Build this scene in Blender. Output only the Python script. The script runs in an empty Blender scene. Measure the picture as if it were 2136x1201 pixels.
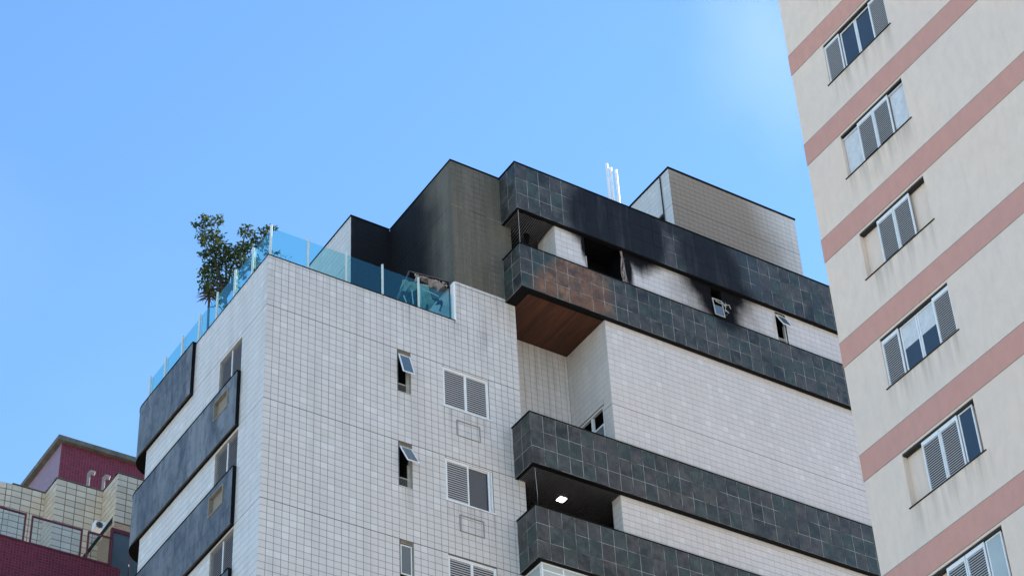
import bpy, math, random
from mathutils import Vector, Matrix
R = math.radians
random.seed(7)
sc = bpy.context.scene
col = sc.collection

# ------------------------------------------------------------------ camera
AZ, PITCH, ROLL, FPX = 0.596621324, 0.690686223, 0.0571273712, 4509.83
CAM = Vector((0, 0, 1.6))
def cam_axes():
    f = Vector((math.sin(AZ)*math.cos(PITCH), math.cos(AZ)*math.cos(PITCH), math.sin(PITCH)))
    r = Vector((math.cos(AZ), -math.sin(AZ), 0))
    d = -r.cross(f)
    c, s = math.cos(ROLL), math.sin(ROLL)
    return c*r + s*d, -s*r + c*d, f
RX, DN, FW = cam_axes()
cam = bpy.data.cameras.new('camera')
cam.sensor_fit = 'HORIZONTAL'; cam.sensor_width = 36.0; cam.lens = 36.0*FPX/2136.0
cam.clip_start = 0.5; cam.clip_end = 4000
co = bpy.data.objects.new('camera', cam); col.objects.link(co)
m = Matrix.Identity(4)
for i in range(3):
    m[i][0] = RX[i]; m[i][1] = -DN[i]; m[i][2] = -FW[i]; m[i][3] = CAM[i]
co.matrix_world = m
sc.camera = co
def proj(p):
    v = Vector(p) - CAM
    z = v.dot(FW)
    return (FPX*v.dot(RX)/z + 1068.0, FPX*v.dot(DN)/z + 600.5, z)

# ------------------------------------------------------------------ sky, sun, exposure
SUN_EL, SUN_AZ = R(45), R(80)          # azimuth from +Y towards +X : behind the facades seen
w = bpy.data.worlds.new('World'); sc.world = w; w.use_nodes = True
wt = w.node_tree; wt.nodes.clear()
wo = wt.nodes.new('ShaderNodeOutputWorld'); bg = wt.nodes.new('ShaderNodeBackground')
sky = wt.nodes.new('ShaderNodeTexSky'); sky.sky_type = 'NISHITA'; sky.sun_disc = False
sky.sun_elevation = SUN_EL; sky.sun_rotation = SUN_AZ
sky.altitude = 800; sky.air_density = 1.0; sky.dust_density = 0.1; sky.ozone_density = 4.5
bg.inputs['Strength'].default_value = 0.12
# thin high veil, the same all over the sky
tc = wt.nodes.new('ShaderNodeTexCoord'); mp = wt.nodes.new('ShaderNodeMapping')
mp.inputs['Scale'].default_value = (1.0, 1.0, 1.6)
nz = wt.nodes.new('ShaderNodeTexNoise'); nz.inputs['Scale'].default_value = 2.6; nz.inputs['Detail'].default_value = 5
nz.inputs['Roughness'].default_value = 0.55
rmp = wt.nodes.new('ShaderNodeMapRange'); rmp.inputs['From Min'].default_value = 0.45; rmp.inputs['From Max'].default_value = 0.8
rmp.inputs['To Min'].default_value = 0.0; rmp.inputs['To Max'].default_value = 0.06
mx = wt.nodes.new('ShaderNodeMix'); mx.data_type = 'RGBA'
mx.inputs['B'].default_value = (5.2, 6.0, 7.0, 1)
wt.links.new(tc.outputs['Generated'], mp.inputs['Vector']); wt.links.new(mp.outputs[0], nz.inputs['Vector'])
wt.links.new(nz.outputs[0], rmp.inputs['Value']); wt.links.new(rmp.outputs[0], mx.inputs['Factor'])
tn = wt.nodes.new('ShaderNodeMix'); tn.data_type = 'RGBA'; tn.blend_type = 'MULTIPLY'; tn.inputs['Factor'].default_value = 1.0
tn.inputs['B'].default_value = (0.82, 1.0, 1.0, 1)
wt.links.new(sky.outputs[0], tn.inputs['A']); wt.links.new(tn.outputs['Result'], mx.inputs['A']); wt.links.new(mx.outputs['Result'], bg.inputs['Color'])
wt.links.new(bg.outputs[0], wo.inputs['Surface'])
sl = bpy.data.lights.new('sun', 'SUN'); sl.energy = 5.0; sl.angle = R(0.5); sl.color = (1.0, 0.93, 0.84)
so = bpy.data.objects.new('sun', sl); col.objects.link(so)
sdir = Vector((math.sin(SUN_AZ)*math.cos(SUN_EL), math.cos(SUN_AZ)*math.cos(SUN_EL), math.sin(SUN_EL)))
so.rotation_euler = sdir.to_track_quat('Z', 'Y').to_euler()
so.location = (0, 0, 120)
sc.view_settings.view_transform = 'Standard'; sc.view_settings.look = 'None'
sc.view_settings.gamma = 1.0; sc.view_settings.use_curve_mapping = False
sc.view_settings.exposure = 1.3
sc.cycles.max_bounces = 8; sc.cycles.transparent_max_bounces = 12
sc.cycles.use_denoising = True

# ------------------------------------------------------------------ materials
class NT:
    def __init__(s, name, rough=0.6, spec=0.5):
        s.mat = bpy.data.materials.new(name); s.mat.use_nodes = True
        s.nt = s.mat.node_tree; s.nt.nodes.clear()
        s.out = s.nt.nodes.new('ShaderNodeOutputMaterial')
        s.b = s.nt.nodes.new('ShaderNodeBsdfPrincipled')
        s.b.inputs['Roughness'].default_value = rough
        s.b.inputs['Specular IOR Level'].default_value = spec
        s.nt.links.new(s.b.outputs[0], s.out.inputs[0])
        s._pos = None
    def n(s, t, **kw):
        nd = s.nt.nodes.new(t)
        for k, v in kw.items(): setattr(nd, k, v)
        return nd
    def l(s, a, b): s.nt.links.new(a, b)
    def pos(s):
        if s._pos is None: s._pos = s.n('ShaderNodeNewGeometry').outputs['Position']
        return s._pos
    def setin(s, sock, v):
        if isinstance(v, bpy.types.NodeSocket): s.l(v, sock)
        elif isinstance(v, (tuple, list)) and len(v) == 3 and sock.type == 'RGBA': sock.default_value = (*v, 1)
        else: sock.default_value = v
    def math(s, op, a, b=0.0, c=0.0, clamp=False):
        nd = s.n('ShaderNodeMath', operation=op); nd.use_clamp = clamp
        s.setin(nd.inputs[0], a); s.setin(nd.inputs[1], b); s.setin(nd.inputs[2], c)
        return nd.outputs[0]
    def mix(s, f, a, b, blend='MIX'):
        nd = s.n('ShaderNodeMix', data_type='RGBA', blend_type=blend)
        s.setin(nd.inputs['Factor'], f); s.setin(nd.inputs['A'], a); s.setin(nd.inputs['B'], b)
        return nd.outputs['Result']
    def noise(s, scale=1.0, detail=3, rough=0.5, stretch=None, offset=None, vec=None):
        nd = s.n('ShaderNodeTexNoise'); nd.inputs['Scale'].default_value = scale
        nd.inputs['Detail'].default_value = detail; nd.inputs['Roughness'].default_value = rough
        v = vec or s.pos()
        if stretch or offset:
            mp = s.n('ShaderNodeMapping')
            if stretch: mp.inputs['Scale'].default_value = stretch
            if offset: mp.inputs['Location'].default_value = offset
            s.l(v, mp.inputs[0]); v = mp.outputs[0]
        s.l(v, nd.inputs['Vector'])
        return nd.outputs[0]
    def rng(s, v, a, b, c=0.0, d=1.0, smooth=False):
        nd = s.n('ShaderNodeMapRange')
        if smooth: nd.interpolation_type = 'SMOOTHSTEP'
        s.setin(nd.inputs[0], v)
        for i, x in enumerate((a, b, c, d)): nd.inputs[i+1].default_value = x
        return nd.outputs[0]
    def blob(s, c, r, soft=0.35, amp=0.5, nscale=0.9, strength=1.0, noise=None):
        nd = s.n('ShaderNodeVectorMath', operation='SUBTRACT'); s.l(s.pos(), nd.inputs[0]); nd.inputs[1].default_value = c
        n2 = s.n('ShaderNodeVectorMath', operation='DIVIDE'); s.l(nd.outputs[0], n2.inputs[0]); n2.inputs[1].default_value = r
        n3 = s.n('ShaderNodeVectorMath', operation='LENGTH'); s.l(n2.outputs[0], n3.inputs[0])
        nn = noise if noise is not None else s.noise(nscale, 4, 0.55)
        v = s.math('ADD', n3.outputs['Value'], s.math('MULTIPLY', s.math('SUBTRACT', nn, 0.5), amp*2))
        return s.rng(v, 1.0-soft, 1.0+soft, strength, 0.0, smooth=True)
    def maxm(s, lst):
        v = lst[0]
        for x in lst[1:]: v = s.math('MAXIMUM', v, x)
        return v
    def rand(s):
        g = s.n('ShaderNodeNewGeometry').outputs['Random Per Island']
        o = s.n('ShaderNodeObjectInfo').outputs['Random']
        return s.math('FRACT', s.math('ADD', g, o))
    def color(s, v): s.setin(s.b.inputs['Base Color'], v)
    def rough(s, v): s.setin(s.b.inputs['Roughness'], v)
    def bump(s, h, strength=0.3, dist=0.01):
        nd = s.n('ShaderNodeBump'); nd.inputs['Strength'].default_value = strength; nd.inputs['Distance'].default_value = dist
        s.l(h, nd.inputs['Height']); s.l(nd.outputs[0], s.b.inputs['Normal'])

SOOT = (0.010, 0.0102, 0.012)
MATS = {}
def plain(name, c, rough=0.6, spec=0.4, metal=0.0, var=0.12, scale=6.0):
    t = NT(name, rough, spec)
    n = t.noise(scale, 4, 0.6)
    t.color(t.mix(t.rng(n, 0.3, 0.7), tuple(x*(1-var) for x in c), tuple(min(1, x*(1+var)) for x in c)))
    t.b.inputs['Metallic'].default_value = metal
    MATS[name] = t.mat
    return t.mat

def soot_wing(t):
    """fire soot on the upper wall and top band of the right wing (front plane Y about 37.2)"""
    n1 = t.noise(1.1, 3, 0.5); n2 = t.noise(1.0, 6, 0.68, stretch=(4.5, 4.5, 0.9)); n3 = t.noise(6.0, 5, 0.7)
    mixn = t.math('ADD', t.math('MULTIPLY', n1, 0.55), t.math('ADD', t.math('MULTIPLY', n2, 0.33), t.math('MULTIPLY', n3, 0.12)))
    fin = t.math('ADD', t.math('MULTIPLY', n2, 0.6), t.math('MULTIPLY', n3, 0.4))
    bl = [t.blob((28.8, 37.2, 42.55), (1.55, 1.2, 1.45), 0.22, 0.34, noise=mixn),
          t.blob((29.75, 37.2, 42.7), (1.0, 1.2, 1.5), 0.22, 0.30, noise=mixn),
          t.blob((32.35, 37.2, 42.6), (1.2, 1.2, 1.4), 0.30, 0.36, noise=mixn),
          t.blob((31.0, 37.2, 43.4), (1.3, 1.2, 0.35), 0.4, 0.5, noise=mixn, strength=0.8),
          t.blob((32.75, 37.2, 41.85), (1.2, 1.0, 0.36), 0.45, 0.25, noise=fin),
          t.blob((32.55, 37.2, 41.75), (1.2, 1.0, 0.80), 0.30, 0.28, noise=fin),
          t.blob((32.58, 37.2, 41.25), (0.80, 1.0, 0.80), 0.34, 0.26, noise=fin),
          t.blob((32.70, 37.2, 40.8), (0.58, 1.0, 0.75), 0.40, 0.26, noise=fin),
          t.blob((28.55, 37.2, 41.76), (1.2, 1.0, 0.22), 0.40, 0.40, noise=fin),
          t.blob((29.36, 37.2, 41.2), (0.16, 1.0, 0.9), 0.5, 0.5, noise=fin),
          t.blob((27.84, 37.2, 41.5), (0.11, 1.0, 0.6), 0.5, 0.4, noise=fin)]
    return t.maxm(bl)
def soot_brown(t):
    nf = t.noise(2.4, 4, 0.6)
    return t.maxm([t.blob((32.5, 37.2, 41.3), (1.55, 1.0, 1.1), 0.45, 0.30, noise=nf, strength=0.6),
                   t.blob((30.5, 37.2, 42.0), (2.2, 1.0, 0.42), 0.6, 0.25, noise=nf, strength=0.55)])
def soot_house(t):
    nz = t.noise(0.9, 4, 0.55)
    black = t.maxm([t.blob((23.6, 41.6, 41.4), (1.6, 2.75, 4.6), 0.34, 0.20, noise=nz)])
    p = t.n('ShaderNodeSeparateXYZ'); t.l(t.pos(), p.inputs[0])
    return black, p

def tile_material(name, base=(0.685, 0.65, 0.62), kind='plain'):
    t = NT(name, 0.28, 0.5)
    r = t.rand()
    dirt = t.noise(1.0, 4, 0.6, stretch=(2.2, 2.2, 0.16))
    cloud = t.noise(0.45, 3, 0.5)
    c = t.mix(r, tuple(x*0.95 for x in base), tuple(min(1, x*1.03) for x in base))
    c = t.mix(t.rng(cloud, 0.35, 0.7, 0.0, 0.45), c, (base[0]*0.93, base[1]*0.90, base[2]*0.86))
    c = t.mix(t.rng(dirt, 0.50, 0.80, 0.0, 0.16 if kind == 'wing' else 0.34), c, (0.36, 0.345, 0.33))
    c = t.mix(t.rng(r, 0.955, 0.965, 0, 0.3), c, (0.80, 0.79, 0.78))
    c = t.mix(t.math('MULTIPLY', t.rng(t.noise(0.9, 2, 0.5), 0.5, 0.6), t.rng(r, 0.3, 0.5, 0, 0.18)), c, (0.68, 0.60, 0.57))
    ro = t.math('ADD', t.math('MULTIPLY', dirt, 0.3), 0.2)
    if name == 'tile_front':
        q = t.n('ShaderNodeSeparateXYZ'); t.l(t.pos(), q.inputs[0])
        zz = t.math('FRACT', t.math('DIVIDE', t.math('SUBTRACT', 34.73+29.0, q.outputs['Z']), 2.9))
        xx = t.maxm([t.math('MULTIPLY', t.rng(q.outputs['X'], a-.06, a+.04), t.rng(q.outputs['X'], b_+.06, b_-.04)) for a, b_ in ((23.46, 24.92), (22.13, 22.53))])
        sn = t.noise(1.0, 4, 0.65, stretch=(7, 7, 0.3))
        c = t.mix(t.math('MULTIPLY', t.math('MULTIPLY', t.rng(zz, 0.0, 0.42, 1, 0), xx), t.rng(sn, 0.42, 0.66, 0, 0.6)), c, (0.30, 0.28, 0.26))
        pst = t.math('MULTIPLY', t.rng(q.outputs['Z'], 36.3, 37.6), t.rng(sn, 0.46, 0.7, 0, 0.5))
        c = t.mix(pst, c, (0.36, 0.34, 0.31))
    if kind == 'wing':
        sb = soot_brown(t); s = soot_wing(t)
        c = t.mix(sb, c, (0.17, 0.145, 0.11)); c = t.mix(s, c, SOOT)
        ro = t.math('ADD', ro, t.math('MULTIPLY', s, 0.5))
        t.setin(t.b.inputs['Specular IOR Level'], t.rng(t.math('MAXIMUM', s, sb), 0, 0.8, 0.5, 0.06))
    elif kind == 'house':
        black, p = soot_house(t)
        z = t.rng(p.outputs['Z'], 38.97, 39.06, 0.0, 1.0)
        fine = t.noise(7.0, 4, 0.7, stretch=(1.6, 1.6, 0.5))
        str_ = t.noise(1.0, 3, 0.5, stretch=(3.5, 3.5, 0.15))
        ol = t.mix(t.rng(str_, 0.3, 0.7), (0.098, 0.088, 0.064), (0.165, 0.150, 0.118))
        ol = t.mix(t.rng(fine, 0.35, 0.7), ol, t.mix(0.35, ol, (0.04, 0.04, 0.035)))
        c = t.mix(t.math('MULTIPLY', z, 0.96), c, ol)
        c = t.mix(t.math('MULTIPLY', black, z), c, SOOT)
        ro = t.math('ADD', ro, t.math('MULTIPLY', z, 0.4))
        t.setin(t.b.inputs['Specular IOR Level'], t.rng(z, 0, 1, 0.5, 0.18))
    elif kind == 'tower':
        s = t.maxm([t.blob((34.9, 40, 47.2), (3.3, 1.5, 3.6), 0.5, 0.22, nscale=0.5, strength=0.9)])
        c = t.mix(s, c, (0.25, 0.18, 0.125))
        t.setin(t.b.inputs['Specular IOR Level'], t.rng(s, 0, 0.8, 0.5, 0.1))
    t.color(c); t.rough(ro)
    MATS[name] = t.mat
    return t.mat
def grout_material(name, base, kind='plain'):
    t = NT(name, 0.9, 0.2)
    n = t.noise(3.0, 4, 0.6)
    c = t.mix(n, tuple(x*0.75 for x in base), tuple(x*1.25 for x in base))
    if kind == 'wing':
        c = t.mix(soot_brown(t), c, (0.10, 0.085, 0.065)); c = t.mix(soot_wing(t), c, SOOT)
    elif kind == 'house':
        black, p = soot_house(t)
        z = t.rng(p.outputs['Z'], 38.97, 39.06, 0.0, 1.0)
        g2 = t.mix(t.rng(t.noise(1.1, 2, 0.5, stretch=(2, 2, 0.3)), 0.4, 0.6), (0.05, 0.045, 0.035), (0.36, 0.32, 0.23))
        c = t.mix(z, c, g2); c = t.mix(t.math('MULTIPLY', black, z), c, SOOT)
    elif kind == 'tower':
        c = t.mix(t.blob((34.9, 40, 47.2), (3.3, 1.5, 3.6), 0.5, 0.22, nscale=0.5, strength=0.9), c, (0.07, 0.06, 0.05))
    elif kind == 'slate':
        c = t.mix(t.rng(t.noise(2.2, 3, 0.6), 0.44, 0.60, 0, 0.9), c, (0.075, 0.085, 0.082))
        c = t.mix(soot_wing(t), c, SOOT)
    t.color(c)
    MATS[name] = t.mat
    return t.mat
def slate_material(name, tint=0.0, heat=False, soot=False, wide=False):
    t = NT(name, 0.5, 0.35)
    r = t.rand()
    vn = t.n('ShaderNodeTexWhiteNoise', noise_dimensions='1D'); t.l(r, vn.inputs['W'])
    ofs = t.n('ShaderNodeVectorMath', operation='MULTIPLY_ADD'); t.l(vn.outputs['Color'], ofs.inputs[0])
    ofs.inputs[1].default_value = (40, 40, 40); t.l(t.pos(), ofs.inputs[2])
    mot = t.noise(3.0, 6, 0.62, vec=ofs.outputs[0]); fine = t.noise(14.0, 5, 0.7, vec=ofs.outputs[0], stretch=(1, 1, 0.35))
    spk = t.noise(9.0, 2, 0.5, vec=ofs.outputs[0])
    c = t.mix(r, (0.016, 0.020, 0.019), (0.060, 0.056, 0.053))
    c = t.mix(t.rng(vn.outputs['Value'], 0.45, 0.85), c, (0.030, 0.045, 0.040))
    c = t.mix(t.rng(mot, 0.40, 0.66, 0, 0.85), c, t.mix(t.rng(vn.outputs['Value'], 0.3, 0.9), (0.110, 0.104, 0.096), (0.080, 0.102, 0.090)))
    c = t.mix(t.rng(fine, 0.52, 0.68, 0, 0.65), c, (0.011, 0.013, 0.013))
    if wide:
        c = t.mix(0.75, c, t.mix(t.rng(mot, 0.35, 0.65), (0.075, 0.088, 0.108), (0.155, 0.175, 0.20)))  # bluish sky reflection mixed into the side-face slate colour
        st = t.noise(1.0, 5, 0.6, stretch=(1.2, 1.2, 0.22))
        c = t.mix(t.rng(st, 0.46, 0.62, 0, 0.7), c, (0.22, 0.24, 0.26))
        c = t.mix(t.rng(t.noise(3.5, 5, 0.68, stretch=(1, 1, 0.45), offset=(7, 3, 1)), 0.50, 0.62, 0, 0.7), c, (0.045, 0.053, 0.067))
    if heat:
        ht = t.blob((27.2, 37.14, 39.7), (1.35, 1.0, 1.5), 0.20, 0.25, nscale=1.1)
        hc = t.mix(t.rng(mot, 0.3, 0.65), t.mix(r, (0.10, 0.048, 0.028), (0.15, 0.064, 0.030)), t.mix(r, (0.30, 0.158, 0.085), (0.20, 0.10, 0.055)))
        hc = t.mix(t.rng(fine, 0.48, 0.68, 0, 0.75), hc, (0.055, 0.042, 0.032))
        hc = t.mix(t.rng(spk, 0.6, 0.7, 0, 0.7), hc, (0.06, 0.065, 0.055))
        sx = t.n('ShaderNodeSeparateXYZ'); t.l(t.pos(), sx.inputs[0])
        dia = t.math('ADD', sx.outputs['X'], t.math('MULTIPLY', sx.outputs['Z'], -0.55))
        ht = t.math('MULTIPLY', ht, t.rng(t.math('ADD', sx.outputs['X'], t.math('MULTIPLY', t.math('SUBTRACT', 39.42, sx.outputs['Z']), 0.9)), 25.75, 26.2))
        c = t.mix(t.math('MULTIPLY', ht, t.rng(t.math('ADD', mot, t.math('MULTIPLY', r, 0.3)), 0.38, 0.62, 0.35, 0.95)), c, hc)
        c = t.mix(t.rng(spk, 0.68, 0.76, 0, 0.5), c, (0.16, 0.15, 0.14))
    ro = t.rng(mot, 0.2, 0.8, 0.42, 0.62)
    if soot:
        s = soot_wing(t)
        haze = t.blob((33.2, 37.14, 42.3), (1.3, 1.0, 1.3), 0.5, 0.3, nscale=1.2, strength=0.55)
        c = t.mix(haze, c, (0.045, 0.05, 0.062))
        c = t.mix(s, c, t.mix(t.rng(t.noise(1.0, 5, 0.6, stretch=(3.0, 3.0, 0.35), offset=(2, 5, 3)), 0.5, 0.7, 0, 0.8), SOOT, (0.040, 0.041, 0.046)))
        ro = t.math('ADD', ro, t.math('MULTIPLY', s, 0.12))
        t.setin(t.b.inputs['Specular IOR Level'], t.rng(s, 0, 1, 0.35, 0.22))
    t.color(c); t.rough(ro)
    t.bump(mot, 0.25, 0.006)
    MATS[name] = t.mat
    return t.mat

tile_material('tile_front'); tile_material('tile_house', kind='house'); tile_material('tile_wing', (0.675, 0.635, 0.605), kind='wing')
tile_material('tile_tower', (0.72, 0.675, 0.635), kind='tower'); tile_material('tile_left', (0.66, 0.65, 0.63))
grout_material('grout_front', (0.12, 0.12, 0.122)); grout_material('grout_house', (0.10, 0.10, 0.105), 'house')
grout_material('grout_wing', (0.20, 0.20, 0.21), 'wing'); grout_material('grout_tower', (0.19, 0.18, 0.175), 'tower')
grout_material('grout_left', (0.17, 0.18, 0.20)); grout_material('grout_slate', (0.38, 0.40, 0.38), 'slate')
slate_material('slate', heat=True, soot=True); slate_material('slate_skytint', wide=True)
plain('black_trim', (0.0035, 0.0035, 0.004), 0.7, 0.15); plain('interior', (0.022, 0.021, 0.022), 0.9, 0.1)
plain('alu', (0.82, 0.83, 0.83), 0.38, 0.5, 0.0, 0.06); plain('alu_old', (0.46, 0.45, 0.40), 0.5, 0.4, 0.0, 0.2)
plain('louvre', (0.50, 0.485, 0.47), 0.5, 0.4, 0.0, 0.10, 20); plain('louvre_bright', (0.46, 0.445, 0.43), 0.45, 0.4, 0.0, 0.08, 20)
plain('louvre_dark', (0.20, 0.195, 0.20), 0.5, 0.4, 0.0, 0.10, 20)
plain('shutter_back', (0.035, 0.033, 0.033), 0.8, 0.2)
plain('concrete', (0.30, 0.29, 0.27), 0.85, 0.2); plain('plaster_dirty', (0.42, 0.37, 0.30), 0.85, 0.2, 0, 0.2, 5)
plain('ac_panel', (0.25, 0.22, 0.175), 0.7, 0.3); plain('white_metal', (0.90, 0.90, 0.89), 0.4, 0.5, 0, 0.04)
plain('post_pale', (0.60, 0.66, 0.64), 0.35, 0.5, 0, 0.06); plain('burnt', (0.006, 0.006, 0.0065), 0.95, 0.05, 0, 0.4)
plain('burnt_metal', (0.10, 0.085, 0.085), 0.55, 0.5, 0.3, 0.4, 12); plain('cloth_scorched', (0.42, 0.34, 0.31), 0.9, 0.1, 0, 0.45, 14)
plain('reflection_green', (0.24, 0.32, 0.27), 0.9, 0.1, 0, 0.25, 6); plain('ceiling_slat', (0.11, 0.11, 0.115), 0.5, 0.4)
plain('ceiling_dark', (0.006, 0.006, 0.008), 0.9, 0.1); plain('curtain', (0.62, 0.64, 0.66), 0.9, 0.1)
plain('maroon_paint', (0.13, 0.022, 0.035), 0.5); plain('eave', (0.13, 0.12, 0.10), 0.85, 0.2, 0, 0.3, 4)
plain('purple_side', (0.25, 0.17, 0.22), 0.55, 0.4); plain('paving', (0.38, 0.345, 0.29), 0.9, 0.2, 0, 0.2, 0.3)
plain('bark', (0.07, 0.055, 0.045), 0.9, 0.1, 0, 0.3); plain('rubber', (0.02, 0.02, 0.02), 0.7); plain('drip', (0.075, 0.062, 0.052), 0.8, 0.2, 0, 0.3)
plain('sill_dark', (0.035, 0.030, 0.028), 0.7, 0.2); plain('cable_grey', (0.30, 0.30, 0.30), 0.6)
plain('ceramic', (0.55, 0.53, 0.5), 0.5); plain('vent_grey', (0.28, 0.255, 0.25), 0.8, 0.1)
def glass_material(name, tint, gloss=0.12, rough=0.0, gc=(0.95, 0.98, 1.0)):
    t = NT(name); t.nt.nodes.remove(t.b)
    tr = t.n('ShaderNodeBsdfTransparent'); tr.inputs[0].default_value = (*tint, 1)
    gl = t.n('ShaderNodeBsdfGlossy'); gl.inputs['Roughness'].default_value = rough; gl.inputs['Color'].default_value = (*gc, 1)
    lw = t.n('ShaderNodeLayerWeight'); lw.inputs['Blend'].default_value = 0.5
    f = t.math('ADD', t.math('MULTIPLY', t.math('POWER', lw.outputs['Facing'], 5.0), 0.9), gloss, clamp=True)
    ms = t.n('ShaderNodeMixShader'); t.l(f, ms.inputs[0]); t.l(tr.outputs[0], ms.inputs[1]); t.l(gl.outputs[0], ms.inputs[2])
    t.l(ms.outputs[0], t.out.inputs[0]); MATS[name] = t.mat
glass_material('glass_rail', (0.75, 0.93, 0.915), 0.06, 0.0, (0.5, 0.92, 0.97))
glass_material('glass_clear', (0.90, 0.93, 0.92), 0.05)
def window_glass(name, c, rough=0.06):
    t = NT(name, rough, 0.8); n = t.noise(1.2, 2, 0.5)
    t.color(t.mix(n, tuple(x*0.8 for x in c), tuple(x*1.2 for x in c))); MATS[name] = t.mat
window_glass('pane_dark', (0.035, 0.05, 0.07)); window_glass('pane_frost', (0.10, 0.13, 0.145), 0.22)
window_glass('pane_pale', (0.42, 0.47, 0.46), 0.2)

def stucco(name, base, streak=(0.40, 0.35, 0.28), relief=0.5):
    t = NT(name, 0.85, 0.25)
    big = t.noise(0.35, 4, 0.55); tro = t.noise(5.0, 6, 0.68, stretch=(1, 1, 0.45)); st = t.noise(1.0, 4, 0.6, stretch=(2.5, 2.5, 0.14))
    c = t.mix(t.rng(big, 0.3, 0.7), tuple(x*0.95 for x in base), (base[0]*1.03, base[1]*0.99, base[2]*0.94))
    c = t.mix(t.rng(tro, 0.40, 0.72, 0, 0.34), c, tuple(x*0.72 for x in base))
    c = t.mix(t.rng(st, 0.55, 0.82, 0, 0.40), c, streak)
    c = t.mix(t.rng(t.noise(0.5, 3, 0.5, offset=(3, 9, 4)), 0.5, 0.7, 0, 0.35), c, (base[0]*0.98, base[1]*0.90, base[2]*0.86))
    # rain streaks that run down from every sill (storeys repeat every 2.9 m)
    sx = t.n('ShaderNodeSeparateXYZ'); t.l(t.pos(), sx.inputs[0])
    zz = t.math('FRACT', t.math('DIVIDE', t.math('SUBTRACT', 36.42+29.0, sx.outputs['Z']), 2.9))
    yy = t.math('MULTIPLY', t.rng(sx.outputs['Y'], 22.75, 23.05), t.rng(sx.outputs['Y'], 25.25, 24.95))
    under = t.math('MULTIPLY', t.rng(zz, 0.0, 0.30, 1.0, 0.0), yy)
    stn = t.noise(1.0, 3, 0.6, stretch=(5, 5, 0.25))
    c = t.mix(t.math('MULTIPLY', t.math('MULTIPLY', under, t.rng(stn, 0.42, 0.62)), 0.8), c, tuple(x*0.8 for x in streak))
    t.color(c); t.bump(tro, relief, 0.012)
    MATS[name] = t.mat
stucco('stucco_cream', (0.83, 0.69, 0.585), (0.62, 0.52, 0.42), 0.8); stucco('stucco_pink', (0.64, 0.345, 0.29), (0.58, 0.32, 0.27), 0.3)
def wood(name):
    t = NT(name, 0.45, 0.4); r = t.rand()
    g = t.noise(1.5, 5, 0.6, stretch=(14, 1.2, 14))
    c = t.mix(r, (0.070, 0.021, 0.008), (0.135, 0.044, 0.015))
    c = t.mix(t.rng(g, 0.4, 0.7, 0, 0.6), c, (0.016, 0.006, 0.004)); t.color(c); MATS[name] = t.mat
wood('wood_plank')
def mosaic(name, base, joint, sx, sz, jw):
    """far small mosaic tiles, too fine to be built singly"""
    t = NT(name, 0.5, 0.25)
    p = t.n('ShaderNodeSeparateXYZ'); t.l(t.pos(), p.inputs[0])
    h = t.math('ADD', p.outputs['X'], p.outputs['Y'])
    fu = t.math('FRACT', t.math('DIVIDE', h, sx)); fv = t.math('FRACT', t.math('DIVIDE', p.outputs['Z'], sz))
    j = t.math('MAXIMUM', t.math('LESS_THAN', fu, jw), t.math('LESS_THAN', fv, jw))
    n = t.noise(1.4, 4, 0.6)
    cell = t.n('ShaderNodeCombineXYZ'); t.l(t.math('FLOOR', t.math('DIVIDE', h, sx)), cell.inputs[0]); t.l(t.math('FLOOR', t.math('DIVIDE', p.outputs['Z'], sz)), cell.inputs[1])
    wn = t.n('ShaderNodeTexWhiteNoise', noise_dimensions='2D'); t.l(cell.outputs[0], wn.inputs['Vector'])
    c = t.mix(wn.outputs['Value'], tuple(x*0.75 for x in base), tuple(x*1.25 for x in base))
    c = t.mix(t.rng(n, 0.4, 0.75, 0, 0.4), c, tuple(x*0.7 for x in base))
    t.color(t.mix(t.math('MULTIPLY', j, 0.8), c, joint)); MATS[name] = t.mat
mosaic('maroon_mosaic', (0.16, 0.020, 0.040), (0.22, 0.07, 0.075), 0.105, 0.10, 0.16)
def cream_tile():
    t = NT('tile_cream', 0.4, 0.5); r = t.rand(); d = t.noise(1.0, 4, 0.6, stretch=(1.5, 1.5, 0.5))
    c = t.mix(r, (0.60, 0.48, 0.34), (0.72, 0.60, 0.45)); c = t.mix(t.rng(d, 0.5, 0.8, 0, 0.4), c, (0.38, 0.30, 0.22))
    t.color(c); MATS['tile_cream'] = t.mat
cream_tile(); plain('grout_cream', (0.16, 0.12, 0.09), 0.9, 0.2)
def leaf(name, a, b):
    t = NT(name, 0.75, 0.12); r = t.rand(); n = t.noise(2.0, 2, 0.5)
    c = t.mix(r, a, b); t.color(c)
    t.b.inputs['Subsurface Weight'].default_value = 0.0
    tl = t.n('ShaderNodeBsdfTranslucent'); t.l(c, tl.inputs['Color']); ms = t.n('ShaderNodeMixShader'); ms.inputs[0].default_value = 0.3
    t.l(t.b.outputs[0], ms.inputs[1]); t.l(tl.outputs[0], ms.inputs[2]); t.l(ms.outputs[0], t.out.inputs[0]); MATS[name] = t.mat
leaf('leaf', (0.030, 0.055, 0.022), (0.105, 0.140, 0.055)); leaf('leaf_purple', (0.07, 0.045, 0.05), (0.15, 0.10, 0.10))
leaf('petal_red', (0.35, 0.02, 0.03), (0.5, 0.05, 0.06))
def lamp_mat():
    t = NT('lamp_glow'); t.nt.nodes.remove(t.b); e = t.n('ShaderNodeEmission'); e.inputs[0].default_value = (1, 0.98, 0.93, 1); e.inputs[1].default_value = 6
    t.l(e.outputs[0], t.out.inputs[0]); MATS['lamp_glow'] = t.mat
lamp_mat()

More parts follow.
